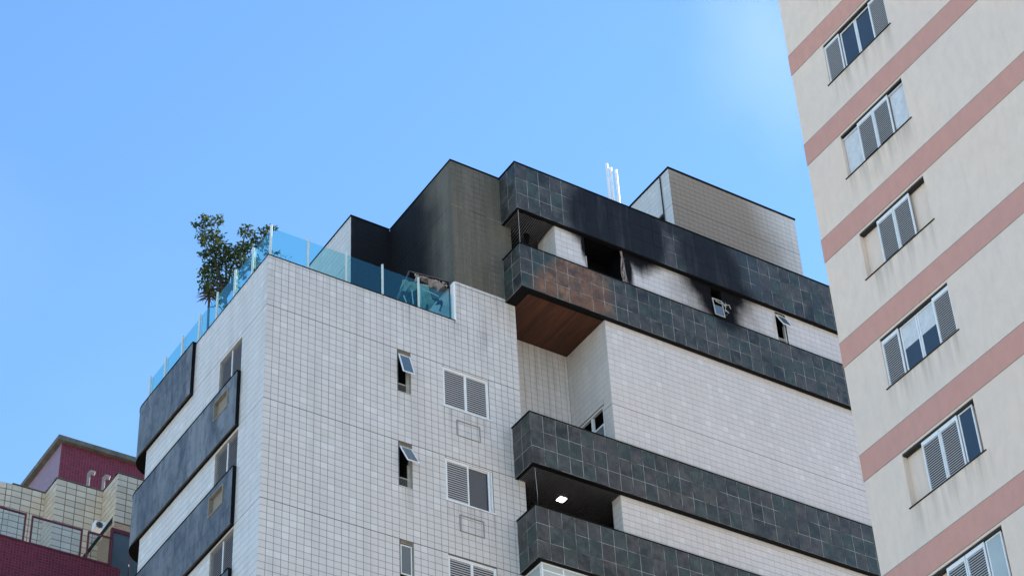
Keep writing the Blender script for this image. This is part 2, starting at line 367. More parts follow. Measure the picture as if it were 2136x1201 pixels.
# ------------------------------------------------------------------ mesh helpers
class Fr:
    """a wall's own frame: u to the right seen from outside, v up, w outwards"""
    def __init__(s, O, U, N): s.O = Vector(O); s.U = Vector(U); s.N = Vector(N)
    def p(s, u, v, w=0.0): return s.O + s.U*u + Vector((0, 0, v)) + s.N*w
class MB:
    def __init__(s): s.v = []; s.f = []; s.m = []
    def poly(s, pts, m=0):
        i = len(s.v); s.v += [Vector(p) for p in pts]; s.f.append(tuple(range(i, i+len(pts)))); s.m.append(m)
    def quad(s, fr, u0, u1, v0, v1, w, m=0): s.poly([fr.p(u0, v0, w), fr.p(u1, v0, w), fr.p(u1, v1, w), fr.p(u0, v1, w)], m)
    def hexa(s, p, m=0):
        i = len(s.v); s.v += [Vector(x) for x in p]
        for f in ((3, 2, 1, 0), (4, 5, 6, 7), (0, 1, 5, 4), (1, 2, 6, 5), (2, 3, 7, 6), (3, 0, 4, 7)):
            s.f.append(tuple(i+k for k in f)); s.m.append(m)
    def box(s, fr, u0, u1, v0, v1, w0, w1, m=0):
        s.hexa([fr.p(u0, v0, w0), fr.p(u1, v0, w0), fr.p(u1, v1, w0), fr.p(u0, v1, w0),
                fr.p(u0, v0, w1), fr.p(u1, v0, w1), fr.p(u1, v1, w1), fr.p(u0, v1, w1)], m)
    def tile(s, fr, u0, u1, v0, v1, w0, w1, ch=0.003, jit=0.0006, m=0):
        i = len(s.v)
        s.v += [fr.p(u0, v0, w0), fr.p(u1, v0, w0), fr.p(u1, v1, w0), fr.p(u0, v1, w0)]
        j = lambda: w1 + random.uniform(-jit, jit)
        s.v += [fr.p(u0+ch, v0+ch, j()), fr.p(u1-ch, v0+ch, j()), fr.p(u1-ch, v1-ch, j()), fr.p(u0+ch, v1-ch, j())]
        for f in ((4, 5, 6, 7), (0, 1, 5, 4), (1, 2, 6, 5), (2, 3, 7, 6), (3, 0, 4, 7)):
            s.f.append(tuple(i+k for k in f)); s.m.append(m)
    def tube(s, pts, rad, n=8, m=0, cap=True):
        pts = [Vector(p) for p in pts]
        if not isinstance(rad, (list, tuple)): rad = [rad]*len(pts)
        base = len(s.v)
        for k, p in enumerate(pts):
            d = (pts[min(k+1, len(pts)-1)] - pts[max(k-1, 0)]).normalized()
            a = d.cross(Vector((0, 0, 1)))
            if a.length < 1e-3: a = d.cross(Vector((1, 0, 0)))
            a.normalize(); b = d.cross(a)
            for q in range(n):
                t = 2*math.pi*q/n; s.v.append(p + (a*math.cos(t) + b*math.sin(t))*rad[k])
        for k in range(len(pts)-1):
            for q in range(n):
                s.f.append((base+k*n+q, base+k*n+(q+1) % n, base+(k+1)*n+(q+1) % n, base+(k+1)*n+q)); s.m.append(m)
        if cap:
            s.f.append(tuple(base+q for q in reversed(range(n)))); s.m.append(m)
            s.f.append(tuple(base+(len(pts)-1)*n+q for q in range(n))); s.m.append(m)
    def build(s, name, mats, parent=None, base=None, smooth=False):
        base = Vector(base) if base is not None else (Vector(parent['_base']) if parent is not None and '_base' in parent else Vector((0, 0, 0)))
        me = bpy.data.meshes.new(name)
        me.from_pydata([tuple(v-base) for v in s.v], [], s.f)
        if isinstance(mats, str): mats = [mats]
        for mm in mats: me.materials.append(MATS[mm])
        if len(mats) > 1: me.polygons.foreach_set('material_index', s.m)
        if smooth: me.polygons.foreach_set('use_smooth', [True]*len(s.f))
        me.update()
        o = bpy.data.objects.new(name, me); col.objects.link(o)
        if parent is not None: o.parent = parent; o['_base'] = tuple(base)
        else: o.location = base; o['_base'] = tuple(base)
        return o
def tag(o, label=None, cat=None, group=None, kind=None):
    if label: o['label'] = label
    if cat: o['category'] = cat
    if group: o['group'] = group
    if kind: o['kind'] = kind
    return o
def thing(name, base, label, cat, group=None):
    o = bpy.data.objects.new(name, None); o.empty_display_size = 0.2; col.objects.link(o)
    o.location = base; o['_base'] = tuple(base)
    return tag(o, label, cat, group)
def sub(name, parent, mesh, loc, rot=(0, 0, 0)):
    """a small shared-mesh piece under a part of a thing (parts keep the thing's origin)"""
    o = bpy.data.objects.new(name, mesh); col.objects.link(o); o.parent = parent
    o.location = Vector(loc) - Vector(parent['_base']); o.rotation_euler = rot
    return o
def cut(rect, holes):
    rs = [rect]
    for h in holes:
        out = []
        for (a, b, c, d) in rs:
            if h[0] >= b-1e-6 or h[1] <= a+1e-6 or h[2] >= d-1e-6 or h[3] <= c+1e-6: out.append((a, b, c, d)); continue
            if h[0] > a: out.append((a, h[0], c, d))
            if h[1] < b: out.append((h[1], b, c, d))
            x0, x1 = max(a, h[0]), min(b, h[1])
            if h[2] > c: out.append((x0, x1, c, h[2]))
            if h[3] < d: out.append((x0, x1, h[3], d))
        rs = out
    return rs

TILES = []      # every wall tile: (frame, u0, u1, v0, v1, material, full size?)
def tile_wall(mb_wall, gm, fr, u0, u1, v0, v1, holes, tm, du=0.1976, dz=0.19333, uo=None, vo=36.05, gu=0.0095, gv=0.0105, wface=0.0, vmin=27.0):
    """substrate sheet with openings + tile field on it"""
    for r in cut((u0, u1, v0, v1), holes): mb_wall.quad(fr, *r, wface-0.008, gm)
    uo = u0 if uo is None else uo
    i0 = math.floor((u0-uo)/du); i1 = math.ceil((u1-uo)/du)
    j0 = math.floor((max(v0, vmin)-vo)/dz); j1 = math.ceil((v1-vo)/dz)
    for j in range(j0, j1):
        for i in range(i0, i1):
            a, b, c, d = uo+i*du+gu/2, uo+(i+1)*du-gu/2, vo+j*dz+gv/2, vo+(j+1)*dz-gv/2
            if j % 15 == 0: c += 0.012          # movement joint every storey
            full = True
            if a < u0 or b > u1 or c < v0 or d > v1:
                full = False
                a, b, c, d = max(a, u0+0.001), min(b, u1-0.001), max(c, v0), min(d, v1)
                if b-a < 0.025 or d-c < 0.025: continue
            rs = cut((a, b, c, d), holes)
            if len(rs) == 1 and rs[0] == (a, b, c, d): TILES.append((fr, a, b, c, d, tm, full and j % 15 != 0, wface))
            else:
                for r in rs:
                    if r[1]-r[0] > 0.025 and r[3]-r[2] > 0.025: TILES.append((fr, *r, tm, False, wface))
def reveal(mb, fr, u0, u1, v0, v1, depth, m, back=None, backdepth=None):
    if not isinstance(mb, MB):
        b = MB(); mb.l.append(b); return reveal(b, fr, u0, u1, v0, v1, depth, m, back, backdepth)
    return _reveal(mb, fr, u0, u1, v0, v1, depth, m, back, backdepth)
def _reveal(mb, fr, u0, u1, v0, v1, depth, m, back=None, backdepth=None):
    """lining of an opening going inwards; optional closed dark room behind"""
    w0, w1 = -0.008, -depth
    for a, b in (((u0, v0), (u1, v0)), ((u1, v0), (u1, v1)), ((u1, v1), (u0, v1)), ((u0, v1), (u0, v0))):
        mb.poly([fr.p(a[0], a[1], w0), fr.p(a[0], a[1], w1), fr.p(b[0], b[1], w1), fr.p(b[0], b[1], w0)], m)
    if back is not None:
        D = backdepth or 1.2
        for a, b in (((u0, v0), (u1, v0)), ((u1, v0), (u1, v1)), ((u1, v1), (u0, v1)), ((u0, v1), (u0, v0))):
            mb.poly([fr.p(a[0], a[1], w1), fr.p(a[0], a[1], -D), fr.p(b[0], b[1], -D), fr.p(b[0], b[1], w1)], back)
        mb.quad(fr, u0, u1, v0, v1, -D, back)

def louvre_panel(parent, fr, u0, u1, v0, v1, w, frame_m, slat_m, pitch=0.042, fw=0.035, name='shutter', tilt=0.022, topw=None):
    """louvred shutter leaf: a frame (part) with its slats joined (too fine to pick apart)"""
    f = MB(); tw = topw or fw
    f.box(fr, u0, u0+fw, v0, v1, w-0.03, w); f.box(fr, u1-fw, u1, v0, v1, w-0.03, w)
    f.box(fr, u0+fw, u1-fw, v0, v0+fw, w-0.03, w-0.002); f.box(fr, u0+fw, u1-fw, v1-tw, v1, w-0.03, w-0.002)
    o = f.build(name, frame_m, parent)
    s = MB(); n = int((v1-v0-fw-tw)/pitch)
    p = (v1-v0-fw-tw)/n
    a, b = u0+fw, u1-fw
    for k in range(n):
        z = v0+fw+k*p
        # blade: slopes down outwards
        h0, h1 = 0.08*p, 0.52*p
        s.hexa([fr.p(a, z+h0, w-0.004), fr.p(b, z+h0, w-0.004), fr.p(b, z+h1, w-0.006), fr.p(a, z+h1, w-0.006),
                fr.p(a, z+h0+tilt, w-0.028), fr.p(b, z+h0+tilt, w-0.028), fr.p(b, z+h1+tilt, w-0.028), fr.p(a, z+h1+tilt, w-0.028)])
    t = s.build('louvre_slats', slat_m, o); t['kind'] = 'stuff'
    bk = MB(); bk.quad(fr, a, b, v0+fw, v1-tw, w-0.0295); bk.build('backing', 'shutter_back', o)
    return o
def pane(parent, fr, u0, u1, v0, v1, w, frame_m, glass_m, fw=0.03, name='sash'):
    f = MB()
    f.box(fr, u0, u0+fw, v0, v1, w-0.03, w); f.box(fr, u1-fw, u1, v0, v1, w-0.03, w)
    f.box(fr, u0+fw, u1-fw, v0, v0+fw, w-0.03, w-0.002); f.box(fr, u0+fw, u1-fw, v1-fw, v1, w-0.03, w-0.002)
    o = f.build(name, frame_m, parent)
    g = MB(); g.box(fr, u0+fw, u1-fw, v0+fw, v1-fw, w-0.020, w-0.014); g.build('pane', glass_m, o)
    return o
def frame_ring(mb, fr, u0, u1, v0, v1, fw, w0, w1, m=0):
    mb.box(fr, u0, u0+fw, v0, v1, w0, w1, m); mb.box(fr, u1-fw, u1, v0, v1, w0, w1, m)
    mb.box(fr, u0+fw, u1-fw, v0, v0+fw, w0, w1-0.002, m); mb.box(fr, u0+fw, u1-fw, v1-fw, v1, w0, w1-0.002, m)

# ------------------------------------------------------------------ ground
g = MB(); g.poly([(-1500, -1500, 0), (1500, -1500, 0), (1500, 1500, 0), (-1500, 1500, 0)])
tag(g.build('ground', 'paving'), 'pale concrete paving around the buildings', None, kind='structure')

# ================================================================== BURNT APARTMENT BUILDING
X0, Y0, XB1 = 18.37, 38.0, 25.88         # bay corner, bay front plane, bay right edge
YB, YW, XW, XU, YR = 37.14, 37.28, 28.35, 26.88, 39.2
XEND = 39.5
PT, J1, RT = 37.67, 39.04, 43.5
bld = thing('apartment_building', (22, 41, 0), 'white tiled apartment block with dark slate bands and fire soot around its top floor', 'building')
F = Fr((0, Y0, 0), (1, 0, 0), (0, -1, 0))
L = Fr((X0, 0, 0), (0, -1, 0), (-1, 0, 0))          # u = -Y
WF = Fr((0, YW, 0), (1, 0, 0), (0, -1, 0))
BF = Fr((0, YB, 0), (1, 0, 0), (0, -1, 0))

# ---- windows on the bay front
STO = [36.02, 33.12, 30.24]                        # window heads
front_holes = []
for h in STO:
    front_holes += [(22.15, 22.51, h-1.31, h), (23.49, 24.88, h-1.28, h-0.02)]
wall = MB()
tile_wall(wall, 0, F, X0, XB1, 0, J1, front_holes + [(X0-.1, 23.93, PT, J1+.1)], 'tile_front', uo=X0)
class Reveals:
    def __init__(s): s.l = []
reveals = Reveals()
for h in STO:
    reveal(reveals, F, 22.15, 22.51, h-1.31, h, 0.16, 0, 1)
    reveal(reveals, F, 23.49, 24.88, h-1.28, h-0.02, 0.10, 0, 1)
# ---- penthouse front (sooty olive) and sides
H1 = Fr((23.94, 0, 0), (0, -1, 0), (-1, 0, 0)); H2 = Fr((0, 41.45, 0), (1, 0, 0), (0, -1, 0)); H3 = Fr((22.64, 0, 0), (0, -1, 0), (-1, 0, 0))
wall2 = MB()
tile_wall(wall2, 0, F, 23.94, XB1, J1, RT, [], 'tile_house', uo=X0, gu=0.007, gv=0.009)
tile_wall(wall2, 0, H1, -41.45, -Y0, PT-0.6, RT, [], 'tile_house', uo=-38.0, gu=0.002, gv=0.003)
tile_wall(wall2, 0, H2, 22.64, 23.94, PT-0.6, RT, [], 'tile_house', uo=22.64, gu=0.001, gv=0.001)
tile_wall(wall2, 1, H3, -47.5, -41.45, PT-0.6, RT, [], 'tile_left', uo=-41.45, gu=0.006)
wall2.build('penthouse_wall', ['grout_house', 'grout_left'], bld)
# ---- left face
left_holes = []
for k, h in enumerate(STO):
    left_holes.append((-40.62, -39.35, h-1.30, h-0.06))
wall3 = MB()
tile_wall(wall3, 0, L, -45.1, -Y0, 0, PT, left_holes, 'tile_left', uo=-38.0, gu=0.005, gv=0.012)
for h in STO: reveal(reveals, L, -40.62, -39.35, h-1.30, h-0.06, 0.10, 0, 1)
# ---- recess below band 2 and wing walls
RB = Fr((0, YR, 0), (1, 0, 0), (0, -1, 0)); RS = Fr((XW, 0, 0), (0, -1, 0), (-1, 0, 0)); US = Fr((XU, 0, 0), (0, -1, 0), (-1, 0, 0))
wall4 = MB()
side_hole = (-38.93, -37.69, 33.6, 36.29)
tile_wall(wall4, 0, RB, XB1, XW, 33.2, 38.93, [], 'tile_front', uo=XB1, gu=0.010, gv=0.006)
tile_wall(wall4, 0, RS, -YR, -YW, 33.2, 38.93, [side_hole], 'tile_wing', uo=-YW, gu=0.007, gv=0.007)
tile_wall(wall4, 1, WF, XW, XEND, 33.2, 38.93, [], 'tile_wing', uo=XW, gu=0.003, gv=0.010)
# storey with the lit lamp: short pier, open behind
tile_wall(wall4, 1, WF, XW, XEND, 30.3, 33.2, [], 'tile_wing', uo=XW, gu=0.003, gv=0.010)
tile_wall(wall4, 0, RS, -37.70, -YW, 30.3, 33.2, [], 'tile_wing', uo=-YW, gu=0.007, gv=0.007)
# burnt storey
up_holes = [(27.88, 29.22, 40.46, 41.80), (32.32, 32.70, 40.55, 41.70), (34.70, 35.08, 40.55, 41.72)]
tile_wall(wall4, 1, WF, XU, XEND, 40.2, 41.80, up_holes, 'tile_wing', uo=XU, gu=0.004, gv=0.009)
tile_wall(wall4, 0, US, -38.15, -YW, 40.2, 41.80, [], 'tile_wing', uo=-YW, gu=0.006, gv=0.007)
for r in up_holes: reveal(reveals, WF, *r, 0.14, 3, 2, 0.85)
reveal(reveals, RS, *side_hole, 0.12, 0, 1)
# roof, back and hidden closing faces, in one shell
T = Fr((0, 0, 0), (1, 0, 0), (0, -1, 0))
shell = MB()
def hq(z, x0, x1, y0, y1): shell.poly([(x0, y0, z), (x1, y0, z), (x1, y1, z), (x0, y1, z)])
hq(37.1, X0+.15, 23.94, Y0+.15, 45.2); hq(RT-.02, 23.95, 25.57, Y0+.02, 52); hq(RT-.021, 25.57, XEND, YW+.02, 52); hq(RT-.02, 22.66, 23.95, 41.47, 47.5)
for (xa, ya, xb, yb, z0, z1) in ((X0, 45.1, X0+1.2, 45.1, 0, PT), (X0+1.2, 45.1, 23.5, 52, 0, 37.1), (23.5, 52, XEND, 52, 0, RT), (XEND, 52, XEND, YW, 0, RT),
                                 (XB1, Y0+.01, XB1, 41.5, 30.2, J1), (XB1, 41.5, 31.5, 41.5, 30.2, 33.2), (31.5, 41.5, 31.5, YW+.15, 30.2, 33.2), (22.66, 47.5, 23.5, 52, 37, RT),
                                 (X0, Y0+.01, XB1, Y0+.01, 0, 27), (XB1, YW, XEND, YW, 0, 30.25), (XW, 37.70, 30.0, 37.70, 30.3, 33.2), (XB1+.02, Y0+.2, XB1+.02, 41, J1, RT-.1), (XU+.1, 38.15, 29, 38.15, 40.2, 41.8), (25.9, 40.5, 29, 40.5, 40.2, 41.8)):
    shell.poly([(xa, ya, z0), (xb, yb, z0), (xb, yb, z1), (xa, ya, z1)])
shell.build('inner_structure', 'interior', bld)
# parapet inside faces of the terrace
pi = MB(); pi.box(F, X0+.16, 23.92, 37.1, PT-.01, -.15, -.02); pi.box(L, -45.05, -38.2, 37.1, PT-.01, -.15, -.02)
pi.build('parapet_lining', 'concrete', bld)
for b_ in reveals.l: b_.build('window_reveal', ['plaster_dirty', 'interior', 'burnt', 'burnt'], bld)
W_front = wall.build('front_wall', 'grout_front', bld)
W_left = wall3.build('side_wall', 'grout_left', bld)
W_wing = wall4.build('wing_wall', ['grout_front', 'grout_wing'], bld)
# ---- copings (dark)
cp = MB()
cp.box(F, X0-.015, 23.93, PT, PT+.022, -.17, .015); cp.box(L, -45.1, -38.17, PT, PT+.022, -.17, .015)
cp.build('parapet_coping', 'black_trim', bld)
cp = MB()
cp.box(F, 23.92, 25.55, RT, RT+.05, -.2, .02); cp.box(H1, -41.43, -38.2, RT, RT+.05, -.2, .02)
cp.box(H2, 22.62, 23.92, RT, RT+.05, -.2, .02); cp.box(H3, -47.5, -41.65, RT, RT+.05, -.2, .02)
cp.build('roof_coping', 'black_trim', bld)
tr = MB(); tr.box(F, 23.90, 23.955, PT, J1-.03, -.16, .006); tr.build('parapet_end_trim', 'white_metal', bld)
sl_ = MB(); sl_.box(F, 23.96, XB1-.3, J1-.006, J1+.010, -.01, .004); sl_.build('storey_joint', 'alu', bld)

# ---- slate bands of the wing
SL = []
SLATE_MESH = {}
def slate_piece(band, fr, u0, u1, v0, v1):
    SL.append((band, fr, u0, u1, v0, v1))
def wing_band(z0, z1, soffit, rows=3, coping=0.03):
    b = MB()
    b.box(BF, 25.56, XEND, z0, z1, -(YW-YB)+.01, -.008)                  # long body
    b.box(BF, 25.558, 25.70, z0+.002, z1-.002, -(Y0-YB)-.02, -(YW-YB)+.008)   # return towards the bay
    o = b.build('slate_band', 'grout_slate', bld)
    c = MB(); c.box(BF, 25.53, XEND, z1, z1+coping, -.18, .012); c.box(BF, 25.53, 25.72, z1, z1+coping, -(Y0-YB)+.002, -.181)
    c.build('coping', 'black_trim', o)
    u = MB(); u.box(BF, 25.56, XEND, z0-.035, z0-.001, -(YW-YB)+.002, -.006); u.build('soffit_edge', 'black_trim', o)
    h = (z1-z0)/rows
    n = int((37.6-25.55)/0.393)
    for i in range(n):
        for j in range(rows):
            slate_piece(o, BF, 25.551+i*.393, 25.551+(i+1)*.393, z0+j*h, z0+(j+1)*h)
    RFx = Fr((25.55, 0, 0), (0, -1, 0), (-1, 0, 0))
    for i in range(2):
        for j in range(rows): slate_piece(o, RFx, -37.99+i*.42, -37.99+(i+1)*.42, z0+j*h, z0+(j+1)*h)
    bb = MB(); bb.box(BF, 37.6-.2, XEND, z0+.004, z1-.004, -.0098, -.002); bb.build('band_end', 'slate_skytint', o)
    return o
B1 = wing_band(41.78, 43.47, 'slat', coping=.05)
B2 = wing_band(38.95, 40.45, 'wood')
B3 = wing_band(33.13, 34.70, 'slat')
B4 = wing_band(30.29, 31.81, 'slat')
def camdist(p): return (Vector(p)-CAM).length
# the 300 slates that show largest are single pieces, the rest one part
def in_view(p, pad=10):
    x, y, z = proj(p); return -pad < x < 2136+pad and -pad < y < 1201+pad
def occl_right(p):
    x, y, z = proj(p); return x > 1622.6+0.1785*y       # behind the pink banded building
sl_sorted = sorted(SL, key=lambda s: (not in_view(s[1].p((s[2]+s[3])/2, (s[4]+s[5])/2)) or occl_right(s[1].p((s[2]+s[3])/2, (s[4]+s[5])/2)), camdist(s[1].p((s[2]+s[3])/2, (s[4]+s[5])/2))))
rest = MB()
for k, (band, fr, u0, u1, v0, v1) in enumerate(sl_sorted):
    um = (u0+u1)/2
    gp = 0.010
    if band is B1 and abs(fr.N.y) > .5 and (27.35 < um < 30.3 or 31.35 < um < 33.4): gp = 0.0006
    if k < 300:
        w_, h_ = round(u1-u0, 3), round(v1-v0, 3)
        key = (w_, h_, gp)
        if key not in SLATE_MESH:
            q = MB(); q.tile(T, -w_/2+gp, w_/2-gp, -h_/2+gp, h_/2-gp, -0.012, 0.0, 0.002, 0.0)
            me = bpy.data.meshes.new('slate_tile'); me.from_pydata([tuple(v) for v in q.v], [], q.f); me.materials.append(MATS['slate']); me.update()
            SLATE_MESH[key] = me
        rz = 0.0 if abs(fr.N.y) > 0.5 else R(-90)
        sub('slate_tile', band, SLATE_MESH[key], fr.p((u0+u1)/2, (v0+v1)/2, random.uniform(-.0015, .0015)), (random.uniform(-.004, .004), random.uniform(-.002, .002), rz+random.uniform(-.004, .004)))
    else: rest.tile(fr, u0+gp, u1-gp, v0+gp, v1-gp, -.012, 0, .002)
if rest.f: rest.build('slate_tiles_far', 'slate', bld)['kind'] = 'stuff'

# soffits: wood planks under band 2, thin slats under bands 1 and 3
so_ = MB()
so_.poly([(25.56, YB+.005, 38.935), (25.90, YB+.005, 38.935), (25.90, Y0-.002, 38.935), (25.56, Y0-.002, 38.935)])
so_.poly([(25.90, YB+.005, 38.936), (28.35, YB+.005, 38.936), (28.35, 37.37, 38.936), (25.90, 37.37, 38.936)])
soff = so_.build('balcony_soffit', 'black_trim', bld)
PK = {}
n = 24; pw = (28.34-25.90)/n
me = None
for k in range(n):
    if me is None:
        q = MB(); q.hexa([(-pw/2+.004, -.91, 0), (pw/2-.004, -.91, 0), (pw/2-.004, .91, 0), (-pw/2+.004, .91, 0),
                          (-pw/2+.002, -.91, .02), (pw/2-.002, -.91, .02), (pw/2-.002, .91, .02), (-pw/2+.002, .91, .02)])
        me = bpy.data.meshes.new('plank'); me.from_pydata([tuple(v) for v in q.v], [], q.f); me.materials.append(MATS['wood_plank']); me.update()
    sub('plank', soff, me, (25.90+(k+.5)*pw, 37.37+.915, 38.93))
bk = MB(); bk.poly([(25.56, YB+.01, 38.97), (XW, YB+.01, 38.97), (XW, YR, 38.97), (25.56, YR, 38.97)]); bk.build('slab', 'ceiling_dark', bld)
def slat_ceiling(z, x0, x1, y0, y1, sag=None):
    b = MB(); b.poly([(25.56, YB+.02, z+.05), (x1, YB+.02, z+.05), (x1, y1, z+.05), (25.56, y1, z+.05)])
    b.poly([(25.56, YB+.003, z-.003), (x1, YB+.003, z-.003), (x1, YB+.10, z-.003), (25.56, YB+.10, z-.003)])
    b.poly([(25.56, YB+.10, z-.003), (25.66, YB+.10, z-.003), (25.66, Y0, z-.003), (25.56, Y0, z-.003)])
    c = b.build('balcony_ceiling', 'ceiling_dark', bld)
    s = MB(); k = 0; x = x0
    while x < x1:
        ys = [y0+(y1-y0)*i/8 for i in range(9)]
        for a, bq in zip(ys[:-1], ys[1:]):
            za = z + (sag(x, a) if sag else 0); zb = z + (sag(x, bq) if sag else 0)
            s.hexa([(x, a, za), (x+.026, a, za), (x+.026, bq, zb), (x, bq, zb), (x, a, za+.03), (x+.026, a, za+.03), (x+.026, bq, zb+.03), (x, bq, zb+.03)])
        x += .062
    s.build('ceiling_slats', 'ceiling_slat', c)['kind'] = 'stuff'
    return c
slat_ceiling(33.115, 25.66, 30.9, 37.25, 41.4)
slat_ceiling(41.765, 25.66, 27.8, 37.25, 40.4, sag=lambda x, y: -0.22*math.exp(-((x-26.4)/.45)**2-((y-38.4)/.6)**2) + .02*math.sin(x*9+y*4))
# slab closing above the burnt balcony and glazed-in balcony at the bottom edge
glz = MB()
GX = Fr((25.70, 0, 0), (0, -1, 0), (-1, 0, 0)); GY = Fr((0, 37.24, 0), (1, 0, 0), (0, -1, 0))
fm = MB(); frame_ring(fm, GY, 25.70, 28.3, 28.4, 30.25, .04, -.04, .0)
for x in (26.35, 27.0, 27.65): fm.box(GY, x-.02, x+.02, 28.44, 30.21, -.04, -.001)
frame_ring(fm, GX, -37.99, -37.29, 28.4, 30.25, .04, -.04, .0)
fm.box(GY, 25.74, 28.26, 30.02, 30.05, -.04, -.003)
go = fm.build('balcony_glazing', 'alu', bld)
for a, b in ((25.74, 26.33), (26.37, 26.98), (27.02, 27.63), (27.67, 28.26)):
    q = MB(); q.box(GY, a, b, 28.44, 30.02, -.03, -.02); q.box(GY, a, b, 30.05, 30.21, -.03, -.02); q.build('pane', 'pane_pale', go)
q = MB(); q.box(GX, -37.95, -37.33, 28.44, 30.21, -.03, -.02); q.build('pane', 'pane_pale', go)
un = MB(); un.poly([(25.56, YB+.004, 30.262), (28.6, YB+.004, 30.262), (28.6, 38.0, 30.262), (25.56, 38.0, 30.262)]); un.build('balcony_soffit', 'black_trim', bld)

# ---- slate bands on the left face, round at the far corner
def left_band(z0, z1, y_near, ac=False):
    prot, r, yc = 0.10, 0.8, 45.40
    xo = X0-prot
    line = [(xo, y_near)]
    if ac: line += [(xo, 39.85), (xo, 40.59)]
    line += [(xo, 42.6), (xo, yc)]
    for k in range(1, 13):
        t = R(90)*k/12; line.append((xo+r-r*math.cos(t), yc+r*math.sin(t)))
    line.append((xo+r+3, yc+r))
    b = MB(); ia = 1 if ac else None
    for k, (p, q) in enumerate(zip(line[:-1], line[1:])):
        rs = [(z0, z1)]
        if ia is not None and k == ia: rs = [(z0, z1-.74), (z1-.22, z1)]
        curved = q[1] > yc+1e-4
        for (a, c) in rs:
            if curved:
                for j in range(3):
                    za, zb = a+(c-a)*j/3, a+(c-a)*(j+1)/3
                    b.poly([(q[0], q[1], za), (p[0], p[1], za), (p[0], p[1], zb), (q[0], q[1], zb)], 0)
            else: b.poly([(q[0]+.006, q[1], a), (p[0]+.006, p[1], a), (p[0]+.006, p[1], c), (q[0]+.006, q[1], c)], 2)
    pts = line
    # near end cap, underside and top
    b.poly([(xo, y_near, z0), (X0+.02, y_near, z0), (X0+.02, y_near, z1), (xo, y_near, z1)], 1)
    b.poly([(x, y, z0) for x, y in pts] + [(xo+r+3, y_near, z0)] , 2)
    b.poly([(x, y, z1) for x, y in reversed(pts)] + [(X0+.05, y_near, z1)] , 2)
    o = b.build('curved_slate_band', ['slate_skytint', 'concrete', 'black_trim'], bld)
    st_ = MB(); SFr = Fr((xo, 0, 0), (0, -1, 0), (-1, 0, 0))
    nc = max(1, round((yc-y_near)/.40)); wc_ = (yc-y_near)/nc; hh = (z1-z0)/3
    for i in range(nc):
        for j in range(3):
            u_ = -yc+i*wc_
            for r_ in cut((u_+.002, u_+wc_-.002, z0+j*hh+.002, z0+(j+1)*hh-.002), [(-40.60, -39.84, z1-.75, z1-.21)] if ac else []):
                if r_[1]-r_[0] > .02 and r_[3]-r_[2] > .02: st_.tile(SFr, *r_, -.006, 0, .0015, .0015)
    st_.build('slate_facing', 'slate_skytint', o)['kind'] = 'stuff'
    e = MB()
    for p, q in zip(pts[:-1], pts[1:]):
        d = Vector((q[0]-p[0], q[1]-p[1], 0)).normalized(); nrm = Vector((-d.y, d.x, 0))*.012
        if nrm.x > 0 and p[1] < yc: nrm = -nrm
        P, Q = Vector((*p, z1)), Vector((*q, z1)); up = Vector((0, 0, .03))
        e.hexa([P-nrm*8, Q-nrm*8, Q+nrm, P+nrm, P-nrm*8+up, Q-nrm*8+up, Q+nrm+up, P+nrm+up])
    e.build('coping', 'black_trim', o)
    e = MB(); e.box(Fr((xo, 0, 0), (0, -1, 0), (-1, 0, 0)), -yc, -y_near+.012, z0-.004, z0+.02, -.03, .008); e.build('drip_edge', 'drip', o)
    e = MB(); e.box(Fr((xo, 0, 0), (0, -1, 0), (-1, 0, 0)), -y_near-.002, -y_near+.008, z0-.01, z1+.02, -.09, .006); e.build('end_trim', 'black_trim', o)
    if ac:
        AF = Fr((xo, 0, 0), (0, -1, 0), (-1, 0, 0))
        a = MB(); frame_ring(a, AF, -40.62, -39.82, z1-.77, z1-.19, .035, -.10, .02)
        a.box(AF, -40.59, -39.85, z1-.74, z1-.22, -.10, -.085)
        a.build('air_conditioner_niche', 'ac_panel', o)
    return o
left_band(35.97, 37.69, 42.20)
left_band(33.13, 34.80, 39.32, True)
left_band(30.23, 31.90, 39.33, True)
left_band(27.33, 29.00, 39.33, True)

